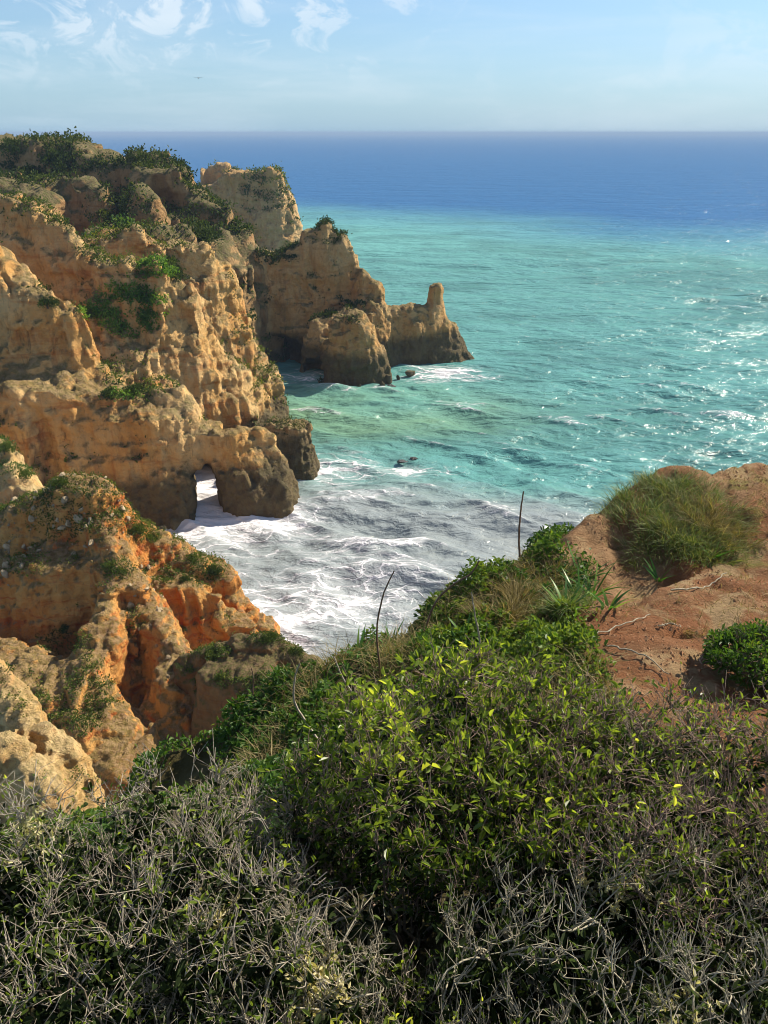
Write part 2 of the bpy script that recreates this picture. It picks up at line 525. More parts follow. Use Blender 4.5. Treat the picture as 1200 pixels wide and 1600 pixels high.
mid_rock = Rock([
    # back rib on the left
    crest((-140, 262, 86, 3, 9), (0, 303, 77, 1.6, 7), (50, 318, 75.5, 1.2, 6), (100, 350, 74.5, 1.0, 5), (150, 402, 73.5, 0.8, 4), (160, 440, 72.5, 0.8, 3)),
    # front left mass
    crest((-160, 380, 68, 3, 7), (-20, 398, 66, 1.8, 5.5), (40, 434, 65, 1.3, 5), (85, 455, 64.6, 0.9, 4.2), (112, 476, 64.4, 0.7, 3.6), (128, 540, 64, 0.7, 2.8), (158, 604, 63.4, 0.6, 2.2)),
    # gully floor
    crest((160, 480, 69.5, 1.4, 3.5), (205, 540, 68.5, 1.4, 3.2), (235, 600, 67, 1.2, 2.6)),
    # rib with the pale boulder top
    crest((150, 384, 80, 1.5, 5), (205, 366, 80.5, 1.2, 5), (250, 388, 81, 1.2, 5), (308, 388, 82.5, 1.2, 4.6), (345, 415, 84, 0.8, 4.4), (362, 450, 84.5, 0.7, 4.0), (374, 515, 84.5, 0.7, 3.2), (395, 574, 83.6, 0.9, 2.4), (424, 590, 82.6, 0.9, 1.9), (428, 632, 82, 0.9, 1.6)),
    # front rib
    crest((180, 412, 71.5, 1.0, 4.6), (233, 410, 71.5, 1.2, 5), (278, 434, 72.2, 0.8, 4.8), (300, 462, 73, 0.55, 4.4), (320, 492, 74, 0.5, 4.2), (350, 540, 76, 0.5, 3.8), (385, 584, 78, 0.6, 3.2), (412, 640, 79, 0.7, 2.4)),
    crest((345, 640, 75.5, 0.8, 2.4), (385, 646, 75.8, 0.8, 2.4), (415, 660, 76, 0.6, 2.0)),
    # ledge and lower wall
    crest((-60, 560, 62, 2.5, 5), (60, 600, 61.5, 2.2, 4), (150, 612, 62.5, 1.6, 3.6), (232, 614, 63, 1.4, 3.8), (278, 608, 63.2, 0.7, 2.2), (286, 634, 63, 0.7, 1.9)),
    crest((120, 640, 60.5, 0.8, 2.2), (200, 645, 60.8, 0.8, 2.4), (262, 655, 61.4, 1.0, 2.6)),
    # arch
    (crest((262, 652, 62, 1.1, 2.4), (305, 655, 62.2, 1.0, 2.0), (342, 668, 62.2, 0.9, 2.0), (385, 674, 62.2, 1.0, 2.3), (408, 690, 62.2, 0.9, 2.5)), 0.8),
    ], holes=[(P(326, 788, 61.5), (1.35, 13.0, 3.9)), (P(78, 720, 57.5), (1.6, 3, 4.0)), (P(377, 702, 59.6), (1.0, 1.2, 0.8))], k=1.2)
block_rock = Rock([(crest((432, 660, 70.2, 0.9, 1.8), (466, 660, 70.2, 0.9, 1.7)), 0.7), crest((478, 728, 71, 0.3, 0.8))], k=0.6)
near_rock = Rock([
    crest((-160, 812, 46, 3, 9), (0, 800, 42.5, 1.4, 5.5), (60, 770, 41, 1.0, 5.2), (105, 752, 40.3, 0.9, 5), (148, 752, 40.2, 0.9, 4.6), (175, 776, 40.4, 0.7, 4), (225, 808, 40.8, 0.7, 3.6), (265, 842, 41, 0.7, 3.4), (312, 866, 41, 0.7, 2.6), (350, 896, 40.8, 0.6, 2.2), (378, 932, 40.3, 0.5, 1.9), (412, 968, 39.8, 0.45, 1.5)),
    crest((-40, 880, 38, 1, 3.6), (60, 872, 37.6, 1, 3.4), (150, 870, 37.6, 0.8, 3.2)),
    # descending central arete
    crest((150, 800, 39, 0.8, 3), (188, 880, 36.4, 0.45, 3.2), (222, 915, 35.4, 0.4, 3.0), (250, 965, 34.2, 0.35, 2.8), (272, 1015, 32.6, 0.4, 2.6), (262, 1080, 30.2, 0.5, 2.6), (268, 1150, 28.2, 0.6, 2.8), (262, 1230, 26.4, 1, 3)),
    crest((170, 925, 34.6, 0.5, 1.8), (150, 1000, 32.2, 0.6, 2.4), (120, 1060, 30, 0.8, 3)),
    crest((300, 1090, 30.5, 0.8, 3), (330, 1060, 32, 0.8, 3)),
    crest((-60, 1020, 33, 1.5, 5), (60, 1050, 31, 1.5, 4), (150, 1110, 28.6, 1.5, 3.5), (200, 1180, 26.6, 1.5, 3.5)),
    crest((262, 900, 38.6, 0.5, 2.4), (330, 930, 38.6, 0.5, 1.8), (385, 975, 38.2, 0.4, 1.6)),
    ], k=0.7)
spur_rock = Rock([crest((300, 1022, 31.6, 0.7, 3.0), (350, 1006, 31.2, 0.6, 2.8), (405, 996, 30.8, 0.5, 2.5), (446, 1008, 30.6, 0.5, 2.4), (484, 1030, 30.2, 0.45, 2.2)), crest((340, 1040, 29.5, 0.8, 3), (440, 1060, 28.5, 0.8, 3))], k=0.8)
left_rock = Rock([crest((-120, 640, 52, 1.5, 5), (-20, 678, 49.4, 0.8, 3.4), (10, 694, 48.8, 0.6, 3), (22, 735, 47.4, 0.7, 3), (52, 762, 46.6, 0.6, 2.8))], k=0.8)
pale_rock = Rock([crest((-160, 985, 21, 1.2, 4), (-10, 1046, 18.8, 0.45, 2.6), (22, 1082, 18.3, 0.4, 2.3), (52, 1128, 17.8, 0.4, 2.2), (98, 1160, 17.4, 0.35, 2.0), (130, 1206, 17.0, 0.3, 1.9)), crest((0, 1150, 16.6, 0.4, 2), (70, 1220, 16, 0.4, 2))], k=0.5)

CL = {}
def cliff(name, rock, lo, hi, h, amp, wav, seed, mat, label, cat, **k):
    me = build_rock(name, rock, lo, hi, h, amp, wav, seed, **k)
    o = link(name, me, mat)
    tag(o, label, cat)
    CL[name + label[:6]] = o
    return o
far_headland = cliff('headland', far_rock, (-72, 204, -1.5), (-12, 262, 31), 0.42, 1.1, 1.5, 3, M_far,
      'hazy flat-topped headland far behind the others, meeting the open sea', 'headland')
plateau = cliff('coastal_plateau', plateau_rock, (-125, 88, -1.5), (-14, 172, 34), 0.55, 1.15, 1.45, 11, M_plat,
      'long scrubby clifftop ridge below the horizon at the far left', 'cliff')
peninsula = cliff('rocky_peninsula', peninsula_rock, (-24, 95, -1.5), (16, 119, 21), 0.21, 0.52, 0.8, 23, M_pen,
      'jagged brown peninsula with a finger-like pinnacle running out into the sea', 'headland', calm=[(P(680, 470, 112.5), 2.6, 0.25), (P(562, 420, 111.5), 2.2, 0.5)])
mid_cliff = cliff('sea_cliff', mid_rock, (-72, 54, -1.5), (-5, 96, 30), 0.215, 0.78, 1.05, 37, M_mid,
      'tall golden ribbed sea cliff ending in a low natural arch', 'cliff')
block = cliff('sea_stack', block_rock, (-14, 66, -1.5), (-3.5, 75, 11), 0.14, 0.40, 0.6, 41, M_pen,
      'squat dark rock stack standing in foam just behind the arch', 'rock')
near_cliff = cliff('sea_cliff', near_rock, (-40, 24, 0.5), (-3, 52, 15.5), 0.13, 0.36, 0.5, 53, M_near,
      'orange and red crumbling cliff topped with grey stones and shrubs', 'cliff', lump=0.20, rough=0.16, pocket=0.9)
spur = cliff('rocky_spur', spur_rock, (-12, 25, 0.5), (-0.2, 35, 10.5), 0.10, 0.26, 0.5, 61, M_spur,
      'low dark earthy spur with bushes between orange cliff and green slope', 'rock')
left_knob = cliff('cliff_shoulder', left_rock, (-42, 43, 0), (-17, 58, 16.5), 0.16, 0.40, 0.6, 67, M_pale,
      'pale cliff shoulder with green bushes cut off by the left edge', 'cliff')
pale = cliff('rock_outcrop', pale_rock, (-16, 12.5, 6), (-3, 24, 19.5), 0.08, 0.17, 0.24, 71, M_pale,
      'pale cream craggy outcrop at lower left above the bare shrubs', 'rock', pocket=0.35, lump=0.2, rough=0.16)

# ------------------------------------------------------------------ vegetation and stones on the cliffs
def to_px(v):
    x, y, z = v[:, 0], v[:, 1], v[:, 2] - CAM_H
    dz = y * math.cos(PITCH) - z * math.sin(PITCH)
    uy = y * math.sin(PITCH) + z * math.cos(PITCH)
    return 600 + FPX * x / dz, 800 - FPX * uy / dz, dz

# ------------------------------------------------------------------ sea
def build_sea():
    Ds = [22.0]
    while Ds[-1] < 30000:
        D = Ds[-1]
        Ds.append(D + min(max(0.26, 0.26 * (D / 75.0) ** 2), D * 0.14))
    Ds = np.array(Ds)
    az = np.radians(np.concatenate([np.linspace(-58, -32, 40, endpoint=False), np.linspace(-32, 34, 540), np.linspace(34, 58, 40)[1:]]))
    R, A = np.meshgrid(Ds, az, indexing='ij')
    X = (R * np.tan(A)).ravel(); Y = R.ravel()
    rowstep = np.gradient(Ds)[:, None].repeat(len(az), 1).ravel()
    rng = np.random.default_rng(5)
    Z = np.zeros_like(X); DX = np.zeros_like(X); DY = np.zeros_like(X)
    p3 = np.stack([X, Y, np.zeros_like(X)], 1)
    env = 0.75 + 0.5 * fbm(p3 * 0.025, 2)
    for i in range(34):
        lam = 1.6 * (14.0 / 1.6) ** (i / 33.0)
        th = math.radians(-108 + rng.normal(0, 24))
        a = 0.0118 * lam ** 0.90
        k = 2 * math.pi / lam
        kx, ky = math.cos(th) * k, math.sin(th) * k
        ph = kx * X + ky * Y + rng.random() * 6.28
        att = np.clip(1.6 - rowstep * 3.2 / lam, 0, 1) * env
        Z += att * a * np.cos(ph)
        DX -= att * a * 0.8 * math.cos(th) * np.sin(ph)
        DY -= att * a * 0.8 * math.sin(th) * np.sin(ph)
    # rock distance at sea level
    near = Y < 170
    q = np.stack([X[near], Y[near], np.full(near.sum(), 0.3)], 1).astype(np.float32)
    sd = np.full(len(X), 60.0)
    d = np.full(len(q), 60.0)
    for r in (peninsula_rock, mid_rock, block_rock, near_rock, spur_rock, plateau_rock):
        d = np.minimum(d, r.base(q))
    sd[near] = d
    # one steepening swell in the bay
    def swell(px0, py0, px1, py1, D0, D1, hgt, wid):
        a = np.array(P(px0, py0, D0))[:2]; b = np.array(P(px1, py1, D1))[:2]
        ab = b - a; L = np.linalg.norm(ab); ab = ab / L; nn = np.array([-ab[1], ab[0]])
        s = (X - a[0]) * ab[0] + (Y - a[1]) * ab[1]
        t = (X - a[0]) * nn[0] + (Y - a[1]) * nn[1] + 0.5 * np.sin(s * 0.6)
        w = np.where(t > 0, wid * 1.6, wid)
        return hgt * np.exp(-(t / w) ** 2) * np.exp(-np.clip(np.abs(s - L / 2) / (L / 2), 0, 9) ** 4)
    sw = swell(500, 850, 690, 862, 55.5, 54.5, 0.75, 1.0) + swell(560, 905, 800, 900, 50.2, 50.6, 0.4, 1.0) + swell(470, 615, 610, 608, 96.5, 97.0, 0.5, 1.2)
    Z += sw
    chop = fbm(p3 * np.array([0.9, 1.3, 1]), 3) * 0.05
    Z += chop * np.clip(1.5 - rowstep * 2.2, 0, 1)
    # --- local colour of the water (sand, sediment, depth)
    n_lo = fbm(p3 * 0.012 + 4, 4)
    n_md = fbm(p3 * np.array([0.06, 0.10, 1]) + 8, 4)
    deep = np.array([0.022, 0.105, 0.255]); turq = np.array([0.092, 0.25, 0.235]); green = np.array([0.20, 0.30, 0.13]); silt = np.array([0.235, 0.255, 0.26])
    bound = 350 - 0.62 * X + n_lo * 26 + n_md * 10
    fd = sstep(-95, 70, Y - bound)[:, None]
    col = turq * (1 - 0.22 * sstep(-0.2, 0.7, n_md))[:, None] * np.ones((1, 3))
    col = col * (1 + 0.30 * sstep(170, 300, Y))[:, None]
    col = col * (1 - fd) + deep * fd
    # greenish sand band between peninsula and arch
    fx = np.exp(-(((X + 3) / 17) ** 2 + ((Y - 90) / 9.5) ** 2))
    fg = np.clip(fx * (1.0 + 0.6 * n_md), 0, 1)[:, None] * 0.55
    col = col * (1 - fg) + green * fg
    # churned silt in the bay
    edge = 69 - 0.30 * (X + 5) + 4.0 * n_md
    fs = sstep(9, -7, Y - edge) * sstep(34, 16, X + 2 * n_md) * 0.92
    fs = fs[:, None]
    col = col * (1 - fs) + silt * fs
    # --- foam cover
    n2 = fbm(p3 * np.array([0.11, 0.17, 1]) + 20, 4)
    foam = np.exp(-np.clip(sd, 0, 99) / 1.3) * 0.34 * sstep(125, 60, Y + 0)
    foam += np.exp(-(((X - 8) / 8.5) ** 2 + ((Y - 104) / 4.6) ** 2)) * 0.62
    foam += np.exp(-(((X + 11) / 4.5) ** 2 + ((Y - 103) / 4.5) ** 2)) * 0.42
    bay = sstep(8, -16, Y - (66 - 0.6 * (X + 5))) * sstep(24, -4, X)
    foam += bay * 0.27
    foam += np.exp(-(((X + 4.5) / 4.5) ** 2 + ((Y - 72) / 7.5) ** 2)) * 0.34
    foam += np.exp(-(((X + 12) / 7) ** 2 + ((Y - 57) / 5.0) ** 2)) * 0.14
    foam += np.exp(-(((X + 7) / 6) ** 2 + ((Y - 44) / 6.0) ** 2)) * 0.14
    foam += np.exp(-(((X - 3.5) / 5.5) ** 2 + ((Y - 70.5) / 1.7) ** 2)) * 0.45
    foam += np.exp(-(((X + 16.5) / 4.5) ** 2 + ((Y - 66) / 5.0) ** 2)) * 0.85
    foam += 0.24 * sstep(0.35, 0.9, sw / 0.75) * (sw > 0.1)
    foam += n2 * 0.20 * sstep(0.05, 0.4, foam)
    crestf = sstep(0.20, 0.42, Z) * 0.36 * np.clip(1.2 - Y / 420, 0, 1)
    foam = np.maximum(foam, crestf)
    v = np.stack([X + DX, Y + DY, Z], 1)
    nr, nc = R.shape
    ii = np.arange(nr * nc).reshape(nr, nc)
    f = np.stack([ii[:-1, :-1], ii[:-1, 1:], ii[1:, 1:], ii[1:, :-1]], -1).reshape(-1, 4)
    me = mesh_np('sea', v, f)
    add_attr(me, 'tint', col)
    add_attr(me, 'foam', foam)
    m = MT('sea_water')
    tc = m.n('ShaderNodeTexCoord').outputs['Object']
    tint = m.attr('tint', 'Color')
    fo = m.attr('foam')
    warp = m.n('ShaderNodeTexNoise', {'Vector': tc, 'Scale': 0.35, 'Detail': 3.0}).outputs['Color']
    wv = m.n('ShaderNodeVectorMath', {0: warp, 1: (3.2, 3.2, 0.0)}, operation='MULTIPLY').outputs[0]
    tw = m.n('ShaderNodeVectorMath', {0: tc, 1: wv}, operation='ADD').outputs[0]
    fn1 = m.noise(m.mapping(tw, (0.34, 1.15, 1)), 1.0, 10, 0.68, 0.5)
    vo = m.n('ShaderNodeTexVoronoi', {'Vector': m.mapping(tw, (0.34, 1.15, 1)), 'Scale': 0.9, 'Detail': 2.0, 'Roughness': 0.6}, feature='DISTANCE_TO_EDGE').outputs['Distance']
    lace = m.step(vo, 0.075, 0.0, 0.0, 0.30)
    val = m.math('ADD', m.math('ADD', fn1, lace), m.math('SUBTRACT', fo, 1.04))
    mask = m.step(val, -0.04, 0.20)
    thin = m.step(val, -0.30, 0.10, 0.0, 0.35)
    allf = m.math('MAXIMUM', mask, m.math('MULTIPLY', thin, m.step(fo, 0.1, 0.35)))
    colr = m.mix(allf, tint, (0.64, 0.63, 0.65))
    b1 = m.noise(m.mapping(tc, (0.9, 1.5, 1), rot=(0, 0, 0.35)), 0.85, 4, 0.6, 0.4)
    b2 = m.noise(m.mapping(tc, (0.8, 1.6, 1), rot=(0, 0, -0.2)), 0.16, 3, 0.6, 0.3)
    hh = m.math('ADD', m.math('MULTIPLY', b1, 0.48), m.math('MULTIPLY', b2, 1.7))
    b3 = m.noise(m.mapping(tc, (0.7, 1.7, 1), rot=(0, 0, 0.1)), 0.035, 4, 0.65, 0.3)
    hh = m.math('ADD', hh, m.math('MULTIPLY', b3, 5.0))
    hh = m.math('ADD', hh, m.math('MULTIPLY', allf, 0.06))
    nrm = m.bump(hh, 1.0, 0.75)
    fr = m.math('MINIMUM', m.n('ShaderNodeFresnel', {'IOR': 1.33, 'Normal': nrm}).outputs[0], 0.20)     # wave shadowing caps the glare
    fr = m.math('MULTIPLY', fr, m.step(mask, 1.0, 0.0))
    dif = m.n('ShaderNodeBsdfDiffuse', {'Color': colr, 'Normal': nrm}).outputs[0]
    glo = m.n('ShaderNodeBsdfGlossy', {'Roughness': 0.13, 'Normal': nrm}).outputs[0]
    sh = m.n('ShaderNodeMixShader', {0: fr, 1: dif, 2: glo}).outputs[0]
    o = link('sea', me, m.done(sh))
    tag(o, 'turquoise sea turning deep blue towards the horizon with white surf', kind='structure')
    return o
sea = build_sea()

# ------------------------------------------------------------------ near hillside (ground)
CRESTP = [(-260, 1420, 3.2), (-60, 1330, 4.0), (100, 1270, 4.9), (230, 1207, 6.0), (300, 1157, 6.1), (380, 1112, 6.2), (490, 1044, 6.5), (570, 1016, 6.8), (650, 990, 7.0), (690, 940, 7.3), (760, 890, 7.6),
          (830, 856, 7.9), (880, 834, 8.2), (930, 788, 8.8), (1000, 748, 9.3), (1060, 729, 9.6), (1130, 723, 9.8), (1200, 721, 10.0), (1420, 716, 10.6), (1800, 716, 11.5)]
INNER = [(330, 1232, 5.0), (450, 1150, 5.4), (600, 1080, 5.6), (700, 1020, 6.2), (800, 945, 6.9), (930, 880, 7.7), (1040, 880, 7.7), (1150, 800, 8.7), (1100, 905, 7.3),
         (1000, 1000, 5.9), (1050, 1080, 5.0), (1180, 1000, 5.8), (1180, 1100, 4.8), (230, 1260, 5.0)]
NEARG = [(0, -3, 28.6), (-4, -2, 28.3), (4, -2, 28.6), (0, -0.6, 28.3), (-2, -0.3, 28.0), (2, -0.3, 28.2), (0, 0.7, 27.45), (-1.5, 0.7, 27.3), (1.6, 0.7, 27.5),
         (0, 2, 27.0), (-2, 2, 26.6), (2, 2, 27.1), (-1, 3.4, 25.9), (1, 3.4, 26.2), (3, 3.4, 26.5), (-3.2, 2.2, 26.0), (5, 3, 26.8), (7, 5, 26.6), (9, 8, 26.4)]
_cw = np.array([P(*c) for c in CRESTP])
_ctrl = np.array([P(*c) for c in CRESTP] + [P(*c) for c in INNER] + NEARG)
def _tps(r): return np.where(r > 1e-6, r * r * np.log(np.maximum(r, 1e-6)), 0)
def _fit():
    n = len(_ctrl)
    K = _tps(np.linalg.norm(_ctrl[:, None, :2] - _ctrl[None, :, :2], axis=2)) + np.eye(n) * 0.02
    Pm = np.concatenate([np.ones((n, 1)), _ctrl[:, :2]], 1)
    A = np.block([[K, Pm], [Pm.T, np.zeros((3, 3))]])
    return np.linalg.solve(A, np.concatenate([_ctrl[:, 2], np.zeros(3)]))
_W = _fit()
def _poly_dist(x, y, poly):
    d = np.full(len(x), 1e3)
    for a, b in zip(poly[:-1], poly[1:]):
        ab = b[:2] - a[:2]
        t = np.clip(((x - a[0]) * ab[0] + (y - a[1]) * ab[1]) / (ab @ ab), 0, 1)
        d = np.minimum(d, np.hypot(x - a[0] - t * ab[0], y - a[1] - t * ab[1]))
    return d
def _inside(x, y, poly):
    c = np.zeros(len(x), bool)
    n = len(poly)
    for i in range(n):
        x0, y0 = poly[i][:2]; x1, y1 = poly[(i + 1) % n][:2]
        k = ((y0 > y) != (y1 > y)) & (x < (x1 - x0) * (y - y0) / (y1 - y0 + 1e-12) + x0)
        c ^= k
    return c
_cpoly = np.concatenate([_cw[:, :2], np.array([[30, -8], [-30, -8]])])
def ground_z(x, y, detail=True):
    x = np.asarray(x, float); y = np.asarray(y, float)
    z = np.full(len(x), _W[-3]) + _W[-2] * x + _W[-1] * y
    for i in range(len(_ctrl)):
        z += _W[i] * _tps(np.hypot(x - _ctrl[i, 0], y - _ctrl[i, 1]))
    p = np.stack([x, y, np.zeros(len(x))], 1)
    d = _poly_dist(x, y, _cw)
    wob = fbm(p * 1.1 + 3, 3) * 0.14
    s = np.where(_inside(x, y, _cpoly), 0, d)
    s = np.maximum(s + wob * (d < 1.5), 0)
    z = np.where(s > 0, np.minimum(z, 28.5) - (1.5 * s + 0.28 * s * s), z)
    if detail:
        z = z + fbm(p * 0.9 + 40, 3) * 0.10 + fbm(p * 4.0 + 11, 3) * 0.030 - np.maximum(fbm(p * 2.1 + 71, 2, 0.5, True) - 0.5, 0) * 0.07
    return np.maximum(z, -1.2)
def veg_mask(x, y):
    """1 where herbs cover the slope, 0 on the bare red soil"""
    line = np.array([P(985, 1120, 4.5), P(945, 1050, 5.2), P(905, 960, 6.7), P(915, 900, 7.4), P(890, 842, 8.1)])
    p = np.stack([x, y, np.zeros(len(x))], 1)
    xl = np.interp(y, line[:, 1], line[:, 0])
    return sstep(0.15, -0.25, x - xl + fbm(p * 1.7 + 5, 3) * 0.22)
def build_ground():
    h = 0.065
    xs = np.arange(-7, 13, h); ys = np.arange(-2.5, 15, h)
    X, Y = np.meshgrid(xs, ys, indexing='ij')
    x, y = X.ravel(), Y.ravel()
    z = ground_z(x, y)
    nx, ny = X.shape
    ii = np.arange(nx * ny).reshape(nx, ny)
    f = np.stack([ii[:-1, :-1], ii[1:, :-1], ii[1:, 1:], ii[:-1, 1:]], -1).reshape(-1, 4)
    me = mesh_np('hillside', np.stack([x, y, z], 1), f)
    add_attr(me, 'herbs', veg_mask(x, y))
    m = MT('red_soil')
    tc = m.n('ShaderNodeTexCoord').outputs['Object']
    n1 = m.noise(tc, 0.55, 5, 0.6, 0.5)
    n2 = m.noise(tc, 3.0, 6, 0.7)
    n3 = m.noise(tc, 16.0, 4, 0.7)
    c = m.mix(m.step(n1, 0.42, 0.58), (0.24, 0.105, 0.048), (0.31, 0.19, 0.10))
    c = m.mix(m.step(n2, 0.48, 0.62), c, (0.20, 0.10, 0.048))
    c = m.mix(m.step(m.noise(tc, 1.1, 5, 0.7, 0.6), 0.52, 0.62, 0, 0.75), c, (0.37, 0.27, 0.145))
    c = m.mix(m.step(n3, 0.55, 0.70, 0, 0.6), c, (0.38, 0.25, 0.14))
    c = m.mix(m.step(n2, 0.42, 0.30, 0, 0.6), c, (0.16, 0.075, 0.035))
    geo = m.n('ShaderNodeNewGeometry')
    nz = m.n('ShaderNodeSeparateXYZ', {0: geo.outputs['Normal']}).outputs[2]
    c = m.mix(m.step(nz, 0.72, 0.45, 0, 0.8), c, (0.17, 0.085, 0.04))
    moss = m.math('MULTIPLY', m.step(m.noise(tc, 1.3, 5, 0.7), 0.54, 0.66), 0.7)
    c = m.mix(moss, c, (0.17, 0.16, 0.045))
    c = m.mix(m.math('MULTIPLY', m.attr('herbs'), 0.85), c, (0.055, 0.06, 0.022))
    hh = m.math('ADD', m.noise(tc, 9.0, 8, 0.75), m.math('MULTIPLY', m.noise(tc, 45.0, 3, 0.7), 0.3))
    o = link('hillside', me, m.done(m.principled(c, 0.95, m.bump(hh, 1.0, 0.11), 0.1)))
    tag(o, 'red earth hillside in the foreground dropping away to the sea', kind='structure')
    return o
hillside = build_ground()

# ------------------------------------------------------------------ plant building blocks
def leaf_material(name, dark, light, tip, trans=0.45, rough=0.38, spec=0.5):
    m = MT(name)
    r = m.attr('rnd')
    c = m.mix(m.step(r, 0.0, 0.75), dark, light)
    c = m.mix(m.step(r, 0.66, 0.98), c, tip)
    ob = m.n('ShaderNodeObjectInfo').outputs['Random']
    c = m.mix(m.math('MULTIPLY', ob, 0.35), c, m.mix(1.0, c, (1.25, 1.1, 0.7), 'MULTIPLY'))
    b = m.principled(c, rough, None, spec)
    tcol = m.mix(1.0, c, (1.65, 1.55, 0.6), 'MULTIPLY')
    t = m.n('ShaderNodeBsdfTranslucent', {'Color': tcol}).outputs[0]
    return m.done(m.n('ShaderNodeMixShader', {0: trans, 1: b, 2: t}).outputs[0])
def bark_material(name, a, b, scale=30.0):
    m = MT(name)
    tc = m.n('ShaderNodeTexCoord').outputs['Object']
    n = m.noise(tc, scale, 5, 0.7)
    c = m.mix(m.step(n, 0.35, 0.65), a, b)
    c = m.mix(m.math('MULTIPLY', m.step(m.noise(tc, scale * 0.35, 3, 0.6), 0.55, 0.7), 0.6), c, (0.30, 0.30, 0.20))
    return m.done(m.principled(c, 0.85, m.bump(n, 0.6, 0.004), 0.2))
M_leaf = leaf_material('glossy_leaf', (0.022, 0.055, 0.012), (0.20, 0.28, 0.045), (0.52, 0.55, 0.12), 0.60, 0.36, 0.45)
M_herb = leaf_material('herb_leaf', (0.030, 0.075, 0.014), (0.065, 0.135, 0.022), (0.13, 0.19, 0.03), 0.40, 0.5, 0.3)
M_scrub = leaf_material('scrub_leaf', (0.035, 0.062, 0.014), (0.085, 0.125, 0.025), (0.17, 0.19, 0.04), 0.30, 0.7, 0.15)
M_scrubdark = leaf_material('dark_scrub_leaf', (0.022, 0.040, 0.012), (0.050, 0.078, 0.018), (0.10, 0.12, 0.03), 0.25, 0.75, 0.12)
M_grass = leaf_material('grass_blade', (0.055, 0.095, 0.022), (0.13, 0.175, 0.045), (0.30, 0.31, 0.13), 0.35, 0.6, 0.25)
M_dry = leaf_material('dry_grass_blade', (0.10, 0.085, 0.035), (0.20, 0.165, 0.07), (0.36, 0.30, 0.16), 0.30, 0.7, 0.2)
M_strap = leaf_material('strap_leaf', (0.030, 0.10, 0.018), (0.065, 0.18, 0.025), (0.15, 0.26, 0.05), 0.40, 0.4, 0.4)
M_twig = bark_material('grey_twig', (0.42, 0.37, 0.29), (0.24, 0.20, 0.15), 60)
M_twigred = bark_material('purple_brown_twig', (0.33, 0.24, 0.19), (0.18, 0.125, 0.10), 60)
M_twigpale = bark_material('pale_olive_twig', (0.38, 0.35, 0.26), (0.22, 0.19, 0.135), 60)
M_bark = bark_material('dark_bark', (0.12, 0.095, 0.065), (0.055, 0.045, 0.032), 40)
M_stalk = bark_material('dry_stalk', (0.22, 0.14, 0.09), (0.11, 0.065, 0.04), 40)
M_lichen = leaf_material('pale_lichen', (0.34, 0.33, 0.16), (0.52, 0.50, 0.30), (0.62, 0.58, 0.42), 0.3, 0.9, 0.05)

def unit(a): return a / np.maximum(np.linalg.norm(a, axis=-1, keepdims=True), 1e-9)
def leaves_np(pos, axis, nrm, L, Wd, fold=0.25, droop=0.15):
    """one folded six-point leaf for each row; returns verts, quads, and leaf index for each vert"""
    n = len(pos)
    axis = unit(axis)
    side = unit(np.cross(nrm, axis))
    up = np.cross(axis, side)
    L = np.broadcast_to(L, (n,))[:, None]; Wd = np.broadcast_to(Wd, (n,))[:, None]
    b = pos
    l1 = pos + axis * L * 0.32 + side * Wd * 0.42 + up * Wd * fold
    l2 = pos + axis * L * 0.70 + side * Wd * 0.38 + up * (Wd * fold - L * droop * 0.4)
    t = pos + axis * L - up * L * droop
    r2 = pos + axis * L * 0.70 - side * Wd * 0.38 + up * (Wd * fold - L * droop * 0.4)
    r1 = pos + axis * L * 0.32 - side * Wd * 0.42 + up * Wd * fold
    v = np.stack([b, l1, l2, t, r2, r1], 1).reshape(-1, 3)
    o = np.arange(n)[:, None] * 6
    f = np.concatenate([o + np.array([0, 3, 2, 1]), o + np.array([0, 5, 4, 3])])
    return v, f, np.repeat(np.arange(n), 6)
def leaf_mesh(name, pos, axis, nrm, L, Wd, rnd, **k):
    v, f, i = leaves_np(pos, axis, nrm, L, Wd, **k)
    me = mesh_np(name, v, f, smooth=False)
    add_attr(me, 'rnd', rnd[i])
    return me
def blades_np(base, tipdir, length, width, bend, rng, seg=3):
    """tapering blades that arch over; base (n,3), tipdir (n,3)"""
    n = len(base)
    d = unit(tipdir)
    side = unit(np.cross(d, np.array([0, 0, 1.0]) + rng.normal(0, 0.3, (n, 3))))
    horiz = d.copy(); horiz[:, 2] = 0
    horiz = unit(horiz + rng.normal(0, 0.15, (n, 3)) * np.array([1, 1, 0]))
    rows = []
    for k in range(seg + 1):
        t = k / seg
        c = base + d * (length * t)[:, None] + horiz * (bend * length * t * t)[:, None] - np.array([0, 0, 1.0]) * (bend * length * 0.6 * t ** 2.5)[:, None]
        w = (width * (1 - t) ** 0.7 * (0.6 + 0.8 * min(t * 3, 1) * 0.5))[:, None]
        if k == seg: rows.append(c[:, None])
        else: rows.append(np.stack([c - side * w, c + side * w], 1))
    v = np.concatenate(rows, 1)
    m = v.shape[1]
    o = np.arange(n)[:, None] * m
    q = np.concatenate([o + np.array([2 * k, 2 * k + 1, 2 * k + 3, 2 * k + 2]) for k in range(seg - 1)])
    t3 = o + np.array([2 * (seg - 1), 2 * (seg - 1) + 1, 2 * seg])
    return v.reshape(-1, 3), [q, t3], np.repeat(np.arange(n), m)
